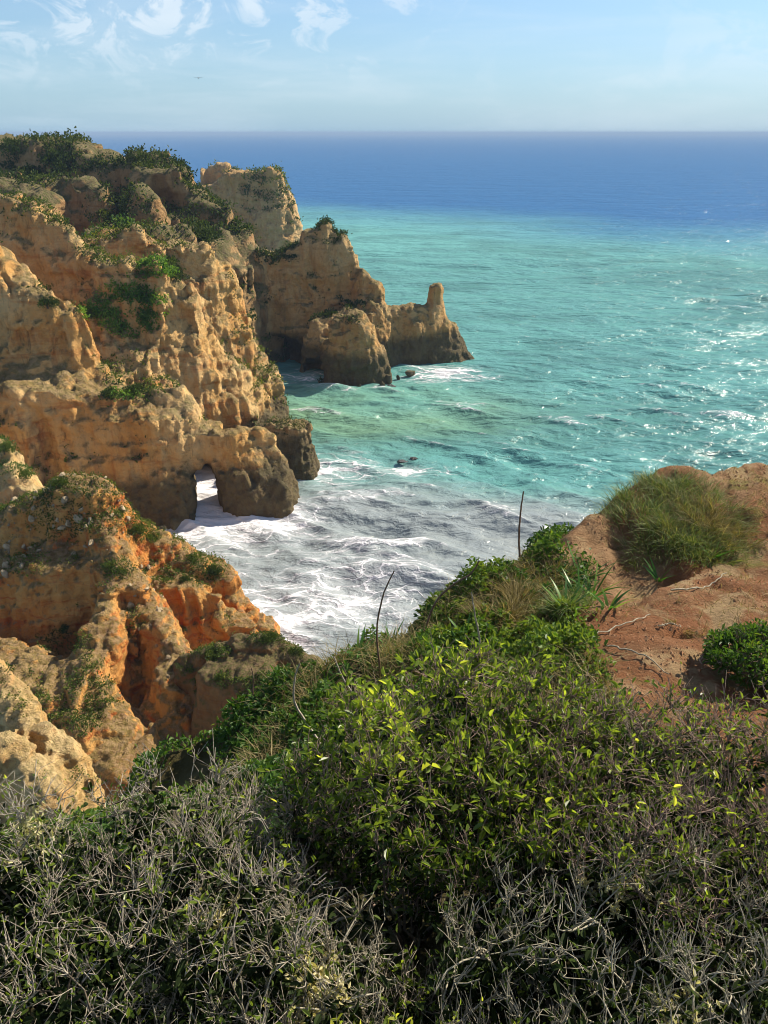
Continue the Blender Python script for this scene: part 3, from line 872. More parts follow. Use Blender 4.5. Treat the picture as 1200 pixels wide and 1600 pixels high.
def tubes_np(poly, rad, sides=3):
    """poly (n,m,3), rad (n,m) -> verts, quads"""
    n, m, _ = poly.shape
    tan = unit(np.gradient(poly, axis=1))
    ref = np.tile(np.array([0.31, 0.17, 0.93]), (n, m, 1))
    u = unit(np.cross(tan, ref)); w = np.cross(tan, u)
    ang = np.arange(sides) * 2 * np.pi / sides
    ring = poly[:, :, None] + rad[:, :, None, None] * (u[:, :, None] * np.cos(ang)[:, None] + w[:, :, None] * np.sin(ang)[:, None])
    v = ring.reshape(-1, 3)
    idx = np.arange(n * m * sides).reshape(n, m, sides)
    nx = np.roll(idx, -1, 2)
    f = np.stack([idx[:, :-1], nx[:, :-1], nx[:, 1:], idx[:, 1:]], -1).reshape(-1, 4)
    return v, f
def curve(a, ta, b, m, rng, wig):
    """bezier-ish polylines from a (leaving along ta) to b with wiggle"""
    t = np.linspace(0, 1, m)[None, :, None]
    L = np.linalg.norm(b - a, axis=1)[:, None]
    c = a + unit(ta) * L * 0.45
    p = a[:, None] * (1 - t) ** 2 + 2 * c[:, None] * t * (1 - t) + b[:, None] * t * t
    w = rng.normal(0, 1, (len(a), m, 3)) * (L * wig)[:, None]
    w[:, 0] = 0
    return p + w

def scrub_mesh(name, n, size, leaf, rng, flat=0.7):
    """rounded small-leaved bush of unit-ish radius, made of leaf clumps"""
    k = max(10, n // 45)
    cd = unit(rng.normal(0, 1, (k, 3))); cd[:, 2] = np.abs(cd[:, 2]) * 0.9 + 0.02
    cc = cd * (0.35 + 0.5 * rng.random((k, 1)))
    j = rng.integers(0, k, n)
    d = unit(rng.normal(0, 1, (n, 3)))
    pos = cc[j] + d * (0.24 + 0.10 * rng.random((n, 1)))
    pos[:, 2] = np.maximum(pos[:, 2] * flat, -0.15)
    ax = unit(d + rng.normal(0, 0.5, (n, 3)) + np.array([0, 0, 0.5]))
    nr = unit(d + rng.normal(0, 0.6, (n, 3)))
    tone = rng.random(k)
    return leaf_mesh(name, pos * size, ax, nr, leaf * (0.6 + 0.8 * rng.random(n)), leaf * (0.4 + 0.3 * rng.random(n)), np.clip(0.55 * tone[j] + 0.45 * rng.random(n), 0, 1))

# ------------------------------------------------------------------ herbs on the near slope
def on_ground(px, py, D):
    """plan position of a pixel at distance D, dropped on the hillside"""
    p = P(px, py, D)
    return np.array([p[0], p[1], float(ground_z([p[0]], [p[1]])[0])])
def build_herbs():
    rng = np.random.default_rng(21)
    n = 260000
    x = rng.uniform(-3.4, 3.6, n); y = rng.uniform(2.6, 9.2, n)
    p = np.stack([x, y, np.zeros(n)], 1)
    vm = veg_mask(x, y)
    clump = fbm(p * 1.6 + 2, 3)
    ins = _inside(x, y, _cpoly) | (_poly_dist(x, y, _cw) < 0.7)
    bare = np.exp(-((x + 2.0) / 0.5) ** 2 - ((y - 5.4) / 0.55) ** 2) * 1.6      # eroded bank
    keep = ins & (vm * (0.72 + 0.5 * clump) - bare > rng.random(n) * 0.9)
    x, y, p, clump = x[keep][:62000], y[keep][:62000], p[keep][:62000], clump[keep][:62000]
    n = len(x)
    hgt = np.clip(0.10 + 0.16 * clump + 0.10 * fbm(p * 5 + 8, 2), 0.02, 0.36) * np.sqrt(rng.random(n))
    z = ground_z(x, y) + hgt
    pos = np.stack([x, y, z], 1)
    ax = unit(rng.normal(0, 1, (n, 3)) + np.array([0, 0, 0.35]))
    nr = unit(rng.normal(0, 0.55, (n, 3)) + np.array([0.2, 0, 1.0]))
    L = 0.035 + 0.045 * rng.random(n) ** 1.5
    tone = np.clip(0.5 + 0.5 * fbm(p * 1.1 + 33, 2) + rng.normal(0, 0.22, n), 0, 1)
    o = link('herb_cover', leaf_mesh('herb_cover', pos, ax, nr, L, L * 0.55, tone), M_herb)
    tag(o, 'mixed low green herbs covering the foreground slope', kind='stuff')
    # thin grass among the herbs
    n = 9000
    x = rng.uniform(-3.0, 3.6, 40000); y = rng.uniform(4.2, 8.8, 40000)
    p = np.stack([x, y, np.zeros(len(x))], 1)
    keep = _inside(x, y, _cpoly) & (veg_mask(x, y) > 0.5) & (x > -1.2) & (fbm(p * 0.8 + 60, 2) + 0.35 * (x > -0.2) > 0.15)
    x, y = x[keep][:n], y[keep][:n]
    n = len(x)
    b = np.stack([x, y, ground_z(x, y) + 0.01], 1)
    v, f, i = blades_np(b, rng.normal(0, 0.45, (n, 3)) + np.array([0, 0, 1.0]), 0.14 + 0.22 * rng.random(n), np.full(n, 0.0035), 0.25 + 0.4 * rng.random(n), rng)
    me = mesh_np('dry_grass', v, f, smooth=False); add_attr(me, 'rnd', rng.random(n)[i])
    tag(link('dry_grass', me, M_dry), 'thin dry grass standing among the slope herbs', kind='stuff')
build_herbs()

def grass_tussock(name, c, R, H, n, rng, mat, lean=0.7, w=0.005):
    ns = max(5, n // 110)
    sa = rng.random(ns) * 6.283; sr = R * np.sqrt(rng.random(ns))
    sc = np.stack([sr * np.cos(sa), sr * np.sin(sa)], 1)
    sl = rng.normal(0, 0.35, (ns, 3)); sl[:, 2] = 0
    sh = 0.6 + 0.65 * rng.random(ns)
    k = rng.integers(0, ns, n)
    xy = sc[k] + rng.normal(0, 0.07, (n, 2)) * R / 0.6
    r = np.hypot(xy[:, 0], xy[:, 1])
    x, y = c[0] + xy[:, 0], c[1] + xy[:, 1]
    b = np.stack([x, y, ground_z(x, y) - 0.02], 1) - np.array(c)
    out = np.stack([xy[:, 0], xy[:, 1], np.zeros(n)], 1) / R
    d = out * lean * 0.6 + sl[k] + rng.normal(0, 0.33, (n, 3)) + np.array([0, 0, 1.0])
    L = H * sh[k] * (0.5 + 0.7 * rng.random(n)) * (1.05 - 0.35 * np.minimum(r / R, 1))
    v, f, i = blades_np(b, d, L, w * (0.7 + 0.6 * rng.random(n)), 0.15 + 0.5 * rng.random(n), rng)
    me = mesh_np(name, v, f, smooth=False)
    add_attr(me, 'rnd', np.clip(rng.random(n) ** 1.2, 0, 1)[i])
    return me
rg = np.random.default_rng(3)
def place_tussock(px, py, D, R, H, n, mat, label, w=0.005, lean=0.7):
    c = on_ground(px, py, D)
    e = empty('grass_tussock', c)
    tag(e, label, 'grass', 'grass tussocks on the near slope')
    o = link('blades', grass_tussock('blades', c, R, H, n, rg, mat, lean, w), mat, e); o['kind'] = 'stuff'
    return e
place_tussock(1058, 834, 8.6, 0.86, 0.30, 8200, M_grass, 'large bushy olive-green grass tussock on the red soil knoll', 0.0038)
place_tussock(1098, 846, 8.4, 0.55, 0.34, 2600, M_dry, 'yellowish dry grass tussock at the right front of the largest tussock', 0.0035)
place_tussock(845, 880, 7.5, 0.36, 0.36, 1500, M_dry, 'straw-coloured grass tussock at the cliff edge beside the upright stalk', 0.004)
place_tussock(800, 950, 6.8, 0.45, 0.34, 1900, M_dry, 'wide dull brown tussock halfway down the green slope', 0.004)
place_tussock(870, 960, 6.7, 0.28, 0.30, 900, M_grass, 'small green grass tussock beside the strap-leaved plants', 0.004)
place_tussock(1085, 985, 6.0, 0.22, 0.10, 420, M_dry, 'sparse patch of short dry grass on the red path', 0.003)

def strap_plant(px, py, D, n, H, label):
    c = on_ground(px, py, D)
    e = empty('strap_leaf_plant', c)
    tag(e, label, 'plant', 'strap-leaved plants on the near slope')
    a = rg.random(n) * 6.283
    b = np.stack([np.cos(a), np.sin(a), np.zeros(n)], 1) * 0.03
    d = np.stack([np.cos(a), np.sin(a), np.full(n, 1.4)], 1) * (0.5 + 0.5 * rg.random((n, 1)))
    for k in range(n):
        v, f, i = blades_np(b[k:k + 1], d[k:k + 1], np.array([H * (0.7 + 0.5 * rg.random())]), np.array([0.016 + 0.006 * rg.random()]), np.array([0.1 + 0.3 * rg.random()]), rg, 5)
        me = mesh_np('leaf', v, f); add_attr(me, 'rnd', np.full(len(v), rg.random()))
        link('leaf', me, M_strap, e)
for a in [(915, 868, 7.6, 16, 0.44, 'tall strap-leaved plant left of the big tussock, nearest the cliff edge'),
          (930, 905, 7.3, 18, 0.46, 'largest upright strap-leaved plant at the edge of the bare soil'),
          (905, 945, 6.9, 14, 0.36, 'strap-leaved plant on the slope just below the largest one'),
          (948, 972, 6.5, 9, 0.24, 'small lone strap-leaved rosette on the bare soil'),
          (1035, 876, 7.7, 9, 0.26, 'short strap-leaved plant in front of the big tussock'),
          (1115, 868, 7.9, 9, 0.28, 'strap-leaved plant at the right foot of the big tussock'),
          (880, 985, 6.5, 10, 0.30, 'lowest strap-leaved plant among the slope herbs'),
          (560, 1046, 6.6, 11, 0.30, 'spiky plant on the skyline of the slope above the surf'),
          (610, 1030, 6.7, 11, 0.30, 'spiky plant on the slope skyline right of another one'),
          (725, 1008, 6.4, 9, 0.24, 'small spiky plant among herbs below the curved stalk')]:
    strap_plant(*a)

def stick(name, pts, r0, r1, mat, label, cat, sides=5):
    w = np.array([P(*q) for q in pts])
    t = np.linspace(0, len(w) - 1, 24)
    i = np.minimum(t.astype(int), len(w) - 2); f = (t - i)[:, None]
    w0, w1 = w[np.maximum(i - 1, 0)], w[np.minimum(i + 2, len(w) - 1)]
    a, b = w[i], w[i + 1]
    c = 0.5 * ((2 * a) + (b - w0) * f + (2 * w0 - 5 * a + 4 * b - w1) * f ** 2 + (-w0 + 3 * a - 3 * b + w1) * f ** 3)
    c = c + rg.normal(0, r0 * 0.12, c.shape)
    v, fa = tubes_np(c[None], np.linspace(r0, r1, 24)[None], sides)
    o = link(name, mesh_np(name, v, fa), mat)
    tag(o, label, cat)
    return o
stick('dry_stalk', [(812, 870, 7.6), (811, 830, 7.6), (814, 795, 7.6), (818, 768, 7.6)], 0.013, 0.008, M_stalk, 'straight dark dry stalk standing upright against the sea', 'stalk')
stick('dry_stalk', [(594, 1050, 6.0), (589, 985, 5.9), (599, 930, 5.8), (616, 892, 5.8)], 0.011, 0.006, M_stalk, 'thin curved brown stalk rising in front of the white surf', 'stalk')
stick('dry_stalk', [(664, 985, 6.8), (680, 942, 6.8), (710, 912, 6.8), (735, 897, 6.8), (749, 876, 6.8)], 0.014, 0.009, M_stalk, 'dark stalk arching up and right over the bay', 'stalk')
stick('dry_stalk', [(757, 1050, 5.4), (750, 1000, 5.4), (742, 960, 5.4), (737, 925, 5.4)], 0.010, 0.005, M_twig, 'pale thin stalk leaning left below the arching one', 'stalk')
stick('dry_stalk', [(506, 1170, 4.2), (478, 1128, 4.2), (461, 1098, 4.2), (460, 1065, 4.2), (468, 1036, 4.2)], 0.010, 0.005, M_twig, 'grey bent stalk over the dark green slope', 'stalk')
stick('dry_stalk', [(585, 1130, 4.2), (560, 1095, 4.2), (537, 1062, 4.2), (522, 1026, 4.2)], 0.008, 0.004, M_twig, 'slender pale stalk leaning left, right of the bent one', 'stalk')
stick('dry_stalk', [(395, 1085, 6.0), (396, 1060, 6.0), (393, 1044, 6.0)], 0.008, 0.006, M_stalk, 'short thin stalk standing on the slope crest near the orange cliff', 'stalk')
def ground_stick(pts, r, label):
    q = []
    for px, py, D in pts:
        g = on_ground(px, py, D)
        q.append(g + np.array([0, 0, 0.02 + 0.03 * rg.random()]))
    w = np.array(q)
    t = np.linspace(0, len(w) - 1, 20); i = np.minimum(t.astype(int), len(w) - 2); f = (t - i)[:, None]
    c = w[i] * (1 - f) + w[i + 1] * f
    c[1:-1] = (c[:-2] + 2 * c[1:-1] + c[2:]) / 4
    c += rg.normal(0, 0.008, c.shape)
    v, fa = tubes_np(c[None], np.linspace(r, r * 0.5, 20)[None], 5)
    tag(link('dead_branch', mesh_np('dead_branch', v, fa), M_twigpale), label, 'branch')
ground_stick([(1045, 940, 6.7), (1085, 932, 6.8), (1108, 915, 6.95), (1135, 890, 7.2)], 0.010, 'pale bent dead branch lying across the red soil')
ground_stick([(945, 1012, 5.7), (975, 1030, 5.5), (1010, 1050, 5.3), (1040, 1075, 5.1)], 0.009, 'straight grey dead branch at the near edge of the path')
ground_stick([(880, 1020, 5.8), (930, 1000, 5.9), (985, 985, 6.1), (1015, 965, 6.3)], 0.009, 'dark dead branch lying between herbs and the bare soil')
ground_stick([(1026, 998, 6.0), (1045, 996, 6.05), (1060, 1002, 5.95)], 0.007, 'short pale twig lying alone on the path')

def build_pebbles():
    rng = np.random.default_rng(31)
    n = 4500
    x = rng.uniform(1.2, 6.5, 60000); y = rng.uniform(4.0, 10.5, 60000)
    p = np.stack([x, y, np.zeros(len(x))], 1)
    k = _inside(x, y, _cpoly) & (veg_mask(x, y) < 0.5) & (fbm(p * 1.4 + 9, 3) > -0.1 + 0.5 * rng.random(len(x)))
    x, y = x[k][:n], y[k][:n]; n = len(x)
    c = np.stack([x, y, ground_z(x, y)], 1)
    t = np.array([[1, 0, -.3], [-.6, .8, -.3], [-.5, -.9, -.3], [.1, 0, .7], [.5, .6, .2]])
    f0 = np.array([[0, 4, 3], [4, 1, 3], [1, 2, 3], [2, 0, 3], [0, 1, 4]])
    s = 0.006 + 0.020 * rng.random(n) ** 3
    a = rng.random(n) * 6.28
    R = np.stack([np.stack([np.cos(a), -np.sin(a), 0 * a], 1), np.stack([np.sin(a), np.cos(a), 0 * a], 1), np.stack([0 * a, 0 * a, 1 + 0 * a], 1)], 1)
    v = np.einsum('nij,kj->nki', R, t) * s[:, None, None] * (0.7 + 0.6 * rng.random((n, 5, 1))) + c[:, None]
    f = (np.arange(n)[:, None, None] * 5 + f0).reshape(-1, 3)
    me = mesh_np('pebbles', v.reshape(-1, 3), f, smooth=False)
    add_attr(me, 'rnd', np.repeat(rng.random(n), 5))
    m = MT('soil_pebble')
    r = m.attr('rnd')
    col = m.mix(r, (0.24, 0.11, 0.05), (0.38, 0.23, 0.12))
    tag(link('pebbles', me, m.done(m.principled(col, 0.9))), 'loose pebbles and crumbs of earth on the red soil', kind='stuff')
    n = 5200
    x = rng.uniform(1.2, 6.5, 60000); y = rng.uniform(4.2, 10.2, 60000)
    p = np.stack([x, y, np.zeros(len(x))], 1)
    k = _inside(x, y, _cpoly) & (veg_mask(x, y) < 0.6) & (fbm(p * 0.9 + 50, 3) > 0.12 + 0.2 * rng.random(len(x)))
    x, y = x[k][:n], y[k][:n]; n = len(x)
    b = np.stack([x, y, ground_z(x, y)], 1)
    v, f, i = blades_np(b, rng.normal(0, 0.8, (n, 3)) + np.array([0, 0, 0.6]), 0.04 + 0.08 * rng.random(n), np.full(n, 0.003), 0.4 * rng.random(n), rng)
    me = mesh_np('short_grass', v, f, smooth=False); add_attr(me, 'rnd', rng.random(n)[i])
    tag(link('short_grass', me, M_dry), 'short withered grass in patches on the red soil', kind='stuff')
build_pebbles()

def scrub_cover(obj, n, leaf, mat, seed, spots=(), up=0.35, noise_s=0.12, thr=0.1, hgt=0.5, box=None, name='scrub_cover', base=1.0):
    """leafy scrub growing on the flatter, earthier parts of a cliff"""
    rng = np.random.default_rng(seed)
    v = vcos(obj.data); nr = vnormals(obj.data)
    px, py, dz = to_px(v)
    w = sstep(up, up + 0.35, nr[:, 2]) * sstep(thr, thr + 0.35, fbm(v * noise_s + seed, 4)) * base
    for (cx, cy, rx, ry, s) in spots:
        d2 = ((px - cx) / rx) ** 2 + ((py - cy) / ry) ** 2
        w = np.maximum(w, s * np.exp(-d2 * 1.6) * sstep(-0.1, 0.35, nr[:, 2] + 0.25 * vnoise(v * 0.8)) * (d2 < 2.2))
    if box is not None: w = w * ~((px > box[0]) & (px < box[2]) & (py > box[1]) & (py < box[3]))
    vis = (px > -150) & (px < 1350) & (py < 1500)
    w = np.where(w > 0.22, w, 0) * vis
    i = rng.choice(len(v), n, p=w / w.sum())
    cl = fbm(v[i] * (0.5 / hgt) + 3, 2)
    h = hgt * np.clip(0.25 + 0.75 * cl, 0.02, 1.0) * rng.random(n)
    pos = v[i] + nr[i] * (h * 0.5)[:, None] + np.array([0, 0, 1.0]) * (h * 0.5)[:, None] + rng.normal(0, leaf * 0.6, (n, 3))
    ax = unit(rng.normal(0, 0.8, (n, 3)) + nr[i] * 0.6 + np.array([0, 0, 0.4]))
    nn = unit(rng.normal(0, 0.6, (n, 3)) + nr[i] + np.array([0.2, 0, 0.5]))
    tone = np.clip(0.45 + 0.4 * fbm(v[i] * (0.22 / hgt), 2) + rng.normal(0, 0.2, n), 0, 1)
    o = link(name, leaf_mesh(name, pos, ax, nn, leaf * (0.6 + 0.8 * rng.random(n)), leaf * (0.45 + 0.3 * rng.random(n)), tone), mat, obj)
    o['kind'] = 'stuff'
    return o
scrub_cover(far_headland, 5000, 0.55, M_scrub, 1, [(415, 290, 50, 28, 1.0)], 0.45, 0.06, 0.0, 0.8)
scrub_cover(plateau, 34000, 0.46, M_scrubdark, 2, [(60, 255, 80, 40, 1.0), (190, 330, 60, 50, 1.0), (320, 355, 40, 25, 1.0), (210, 370, 70, 25, 1.0)], 0.25, 0.08, -0.05, 0.9)
scrub_cover(plateau, 4500, 0.42, M_herb, 12, [(165, 372, 35, 14, 1.0), (200, 350, 30, 18, .6)], 0.9, 0.08, 2.0, 0.7, name='green_herbs')
scrub_cover(peninsula, 5000, 0.30, M_scrubdark, 3, [(430, 405, 40, 10, 1.0), (410, 470, 30, 12, .5), (510, 355, 22, 8, 0.6), (548, 500, 18, 10, 0.5)], 0.45, 0.12, 0.15, 0.4, box=(610, 400, 760, 620))
scrub_cover(mid_cliff, 14000, 0.24, M_scrub, 4, [(200, 420, 40, 20, .7), (60, 330, 50, 15, .5), (190, 622, 45, 12, .9), (305, 655, 30, 6, .5), (70, 450, 30, 14, .4), (310, 395, 20, 10, .5), (370, 690, 14, 8, .5)], 0.42, 0.14, 0.10, 0.45)
M_bright = leaf_material('lightened_herb_leaf', (0.07, 0.15, 0.025), (0.13, 0.24, 0.04), (0.22, 0.33, 0.07), 0.4, 0.6, 0.2)  # herb colour lightened to stand in for sunlight missing in the gully
scrub_cover(mid_cliff, 20000, 0.26, M_bright, 14, [(205, 480, 60, 50, 1.0), (250, 420, 40, 16, 1.0), (140, 488, 20, 14, 1.0), (190, 618, 40, 7, .5)], 0.9, 0.14, 2.0, 0.45, name='green_herbs')
scrub_cover(block, 600, 0.16, M_scrubdark, 5, [], 0.5, 0.3, -0.2, 0.2)
scrub_cover(near_cliff, 36000, 0.11, M_scrub, 6, [(120, 795, 95, 60, .9), (225, 820, 40, 30, 1.0), (320, 890, 40, 30, 1.0), (185, 890, 30, 20, 0.9), (100, 1000, 50, 25, .8), (210, 970, 25, 40, .5), (40, 880, 50, 30, .5)], 0.55, 0.3, 0.15, 0.28)
scrub_cover(spur, 5000, 0.10, M_scrub, 7, [(335, 1020, 30, 14, 1.0), (415, 998, 30, 10, 1.0), (460, 1015, 30, 10, .6), (350, 1060, 20, 20, .6)], 0.6, 0.4, 0.2, 0.25)
scrub_cover(left_knob, 5000, 0.13, M_herb, 8, [(10, 690, 30, 12, 1.0), (30, 735, 30, 14, 1.0)], 0.45, 0.3, -0.1, 0.4)
scrub_cover(pale, 900, 0.06, M_scrub, 9, [], 0.6, 0.8, 0.25, 0.1)

def hit(obj, px, py, r=5):
    """surface point of a cliff seen at a photograph pixel"""
    v = vcos(obj.data)
    x, y, dz = to_px(v)
    m = (np.hypot(x - px, y - py) < r)
    if not m.any(): m = np.hypot(x - px, y - py) < r * 6
    k = np.argmin(np.where(m, dz, 1e9))
    return v[k]
# bushes on the cliffs
_br = np.random.default_rng(77)
BUSH = [scrub_mesh('bush_foliage', 900, 1.0, 0.16, _br) for _ in range(4)]
for k, b in enumerate(BUSH): b.materials.append(M_scrub if k < 2 else M_scrubdark)
def bush(obj, px, py, R, label, kind, flat=1.0, group='bushes on the cliffs'):
    p = hit(obj, px, py)
    e = empty('cliff_bush', tuple(p), float(_br.random() * 6.28))
    tag(e, label, 'bush', group)
    f = link('foliage', BUSH[kind], None, e)
    f.scale = (R, R * (0.8 + 0.3 * _br.random()), R * flat)
    f.location = (0, 0, -0.1 * R)
    f['kind'] = 'stuff'
    v, fa = tubes_np(np.array([[[0, 0, -0.5], [0.02, 0.0, 0.05], [0.05, 0.04, 0.4]]]) * R, np.array([[0.09, 0.07, 0.03]]) * R, 5)
    link('stem', mesh_np('stem', v, fa), M_bark, e)
for a in [(plateau, 18, 238, 2.6, 'round dark bush on the far ridge at the left edge', 2), (plateau, 85, 250, 2.4, 'dark bush high on the far ridge, second from the left edge', 2),
          (plateau, 108, 258, 2.6, 'wide dark bush on the far ridge above the pale rock face', 3), (plateau, 55, 275, 2.0, 'dark bush below the others on the far ridge', 3),
          (plateau, 325, 372, 2.2, 'dark bush on the ridge where it narrows towards the peninsula', 2), (plateau, 160, 345, 1.8, 'bush at the foot of the far ridge beside bright herbs', 0),
          (mid_cliff, 262, 412, 1.3, 'green bush crowning the front rib of the golden cliff', 0), (mid_cliff, 282, 432, 1.1, 'dark bush at the right corner of the front rib', 3),
          (mid_cliff, 135, 487, 0.9, 'bright bush in the gully beside the left buttress', 1), (mid_cliff, 75, 478, 0.9, 'bush on the shoulder of the left buttress', 3),
          (mid_cliff, 210, 612, 1.0, 'dark bush on the ledge above the arch wall', 2), (mid_cliff, 170, 612, 0.9, 'bush at the left end of the ledge above the arch wall', 2),
          (near_cliff, 88, 752, 0.62, 'green bush at the summit of the orange cliff', 0), (near_cliff, 185, 800, 0.45, 'small bush right of the summit stones', 1),
          (near_cliff, 215, 830, 0.60, 'bright green bush on the upper right shoulder of the orange cliff', 0), (near_cliff, 240, 838, 0.55, 'bright bush next to the tan bare patch on the orange cliff', 1),
          (near_cliff, 305, 872, 0.75, 'largest dark green bush hanging over the orange cliff face', 0), (near_cliff, 335, 890, 0.62, 'dark bush near the seaward end of the orange cliff top', 2),
          (near_cliff, 292, 905, 0.42, 'small bush below the largest one on the orange cliff', 2), (near_cliff, 168, 888, 0.42, 'yellow-green bush at the head of the central arete', 1),
          (near_cliff, 190, 892, 0.40, 'green bush just right of the arete head', 0), (near_cliff, 100, 985, 0.40, 'bright small bush on the grassy ramp left of the arete', 1),
          (spur, 420, 994, 0.50, 'bush on top of the dark spur', 0), (spur, 330, 1020, 0.45, 'bush at the landward end of the dark spur', 1),
          (spur, 345, 1055, 0.36, 'small round bush low on the spur', 0), (spur, 465, 1018, 0.42, 'bush at the seaward tip of the spur', 2),
          (left_knob, 5, 680, 0.7, 'bright green bush on the shoulder at the left edge', 1), (left_knob, 40, 740, 0.6, 'bright green bush lower on the left shoulder', 1)]:
    bush(*a)

# stones lying loose on the top of the orange cliff
def stone_mesh(k):
    rng = np.random.default_rng(500 + k)
    import bmesh
    bm = bmesh.new()
    bmesh.ops.create_icosphere(bm, subdivisions=2, radius=1.0)
    me = bpy.data.meshes.new('stone')
    bm.to_mesh(me); bm.free()
    v = vcos(me)
    for _ in range(14):                                   # knock off facets
        d = unit(rng.normal(0, 1, 3)); c = 0.42 + 0.35 * rng.random()
        s = v @ d
        v = v - np.outer(np.maximum(s - c, 0) * 0.9, d)
    v = v * (1 + 0.10 * vnoise(v * 2.2 + k * 9))[:, None]
    v = v * np.array([1.0, 0.72 + 0.2 * rng.random(), 0.62 + 0.25 * rng.random()])
    me.vertices.foreach_set('co', v.astype(np.float32).ravel())
    me.update()
    me.materials.append(M_stone)
    return me
def stone_material():
    m = MT('grey_stone')
    tc = m.n('ShaderNodeTexCoord').outputs['Object']
    r = m.n('ShaderNodeObjectInfo').outputs['Random']
    c = m.mix(r, (0.47, 0.35, 0.21), (0.30, 0.24, 0.155))
    c = m.mix(m.step(m.noise(tc, 2.2, 5, 0.7), 0.5, 0.68, 0, 0.6), c, (0.17, 0.15, 0.09))
    return m.done(m.principled(c, 0.9, m.bump(m.noise(tc, 3.0, 5, 0.7), 0.7, 0.12), 0.15))
M_stone = stone_material()
STONES = [stone_mesh(k) for k in range(6)]
def scatter_stones(obj, spots, n, seed):
    rng = np.random.default_rng(seed)
    v = vcos(obj.data); nr = vnormals(obj.data)
    px, py, dz = to_px(v)
    w = np.zeros(len(v))
    for (cx, cy, rx, ry, s) in spots:
        w = np.maximum(w, s * np.exp(-(((px - cx) / rx) ** 2 + ((py - cy) / ry) ** 2)))
    w *= (nr @ np.array([0, -0.7, 0.7]) > 0.1)
    i = rng.choice(len(v), n, p=w / w.sum(), replace=False)
    for k, t in enumerate(i):
        o = link('stone', STONES[k % 6], None, obj)
        s = 0.06 + 0.30 * rng.random() ** 3.5
        o.location = v[t] + nr[t] * s * 0.22
        o.rotation_euler = tuple(rng.random(3) * 6.28)
        o.scale = (s, s, s)
scatter_stones(near_cliff, [(110, 800, 85, 55, 1.0), (30, 860, 50, 40, .7), (180, 800, 30, 30, .7), (225, 930, 22, 45, .8), (262, 1010, 14, 50, .6)], 280, 5)

# wet rocks awash in the bay
M_wet = MT('wet_rock')
_tc = M_wet.n('ShaderNodeTexCoord').outputs['Object']
M_wet = M_wet.done(M_wet.principled((0.035, 0.03, 0.026), 0.35, M_wet.bump(M_wet.noise(_tc, 2.5, 5, 0.7), 0.8, 0.2), 0.5))
for (px, py, s, lab) in [(628, 722, 0.48, 'largest dark wet rock awash in the bay'), (648, 717, 0.36, 'small wet rock right of the largest one in the bay'), (612, 605, 0.7, 'black wet rock at the foot of the peninsula buttress')]:
    u = P(px, py, 1.0)
    D = CAM_H / (CAM_H - u[2])
    me = STONES[int(px) % 6].copy(); me.materials.clear(); me.materials.append(M_wet)
    o = link('wet_rock', me)
    o.location = (u[0] * D, D, 0.05)
    o.scale = (s * 1.5, s, s * 0.7)
    tag(o, lab, 'rock')

# a gull far out over the sea
def gull():
    c = P(310, 122, 160)
    e = empty('gull', c, 0.2)
    tag(e, 'tiny dark gull gliding in the sky above the far headland', 'bird')
    t = np.linspace(-1, 1, 9)
    r = 0.11 * np.clip(1 - t ** 2, 0.03, 1) ** 0.6
    v, f = tubes_np(np.stack([np.zeros(9), t * 0.28, 0.02 * np.cos(t * 2)], 1)[None], r[None], 8)
    M_g = MT('gull_feathers'); M_gm = M_g.done(M_g.principled((0.16, 0.16, 0.17), 0.8))
    link('body', mesh_np('body', v, f), M_gm, e)
    for s in (-1, 1):
        xs = np.array([0, 0.25, 0.5, 0.8]); zs = np.array([0.03, 0.14, 0.13, 0.04]); ch = np.array([0.11, 0.10, 0.08, 0.01]); yo = np.array([0.02, 0.05, 0.02, -0.08])
        top = np.concatenate([np.stack([s * xs, yo + ch, zs], 1), np.stack([s * xs, yo - ch, zs], 1)])
        vv = np.concatenate([top, top - np.array([0, 0, 0.02])])
        q = []
        for k in range(3):
            q += [[k, k + 1, k + 5, k + 4], [k + 12, k + 13, k + 9, k + 8], [k + 8, k + 9, k + 1, k], [k + 4, k + 5, k + 13, k + 12]]
        link('wing', mesh_np('wing', vv, np.array(q)), M_gm, e)
gull()

# fallen blocks at the foot of the golden cliff and round the peninsula
def boulders(obj, pts, mat, seed):
    rng = np.random.default_rng(seed)
    meshes = []
    for q in STONES[:4]:
        me = q.copy(); me.materials.clear(); me.materials.append(mat); meshes.append(me)
    for k, (px, py, s) in enumerate(pts):
        u = P(px, py, 1.0); D = CAM_H / (CAM_H - u[2])
        o = link('boulder', meshes[k % 4], None, obj)
        o.location = (u[0] * D, D, 0.25 * s)
        o.rotation_euler = tuple(rng.random(3) * 6.28)
        o.scale = (s * 1.2, s, s * 0.9)
M_dark = rock_material('wave_washed_rock', (0.17, 0.125, 0.08), (0.13, 0.095, 0.06), (0.14, 0.07, 0.035), 0.3, (0.09, 0.075, 0.055), 1.2, 1.2)
boulders(mid_cliff, [(438, 688, 1.0), (420, 700, 0.8), (402, 706, 1.1), (384, 716, 0.9), (436, 668, 0.7), (366, 724, 0.8), (452, 800, 0.5), (300, 812, 0.6), (272, 824, 0.7), (246, 832, 0.8)], M_dark, 8)
boulders(peninsula, [(608, 598, 0.9), (596, 606, 0.7), (560, 606, 0.6), (640, 585, 0.8), (690, 566, 0.7), (726, 556, 0.8), (622, 592, 0.5)], M_dark, 9)

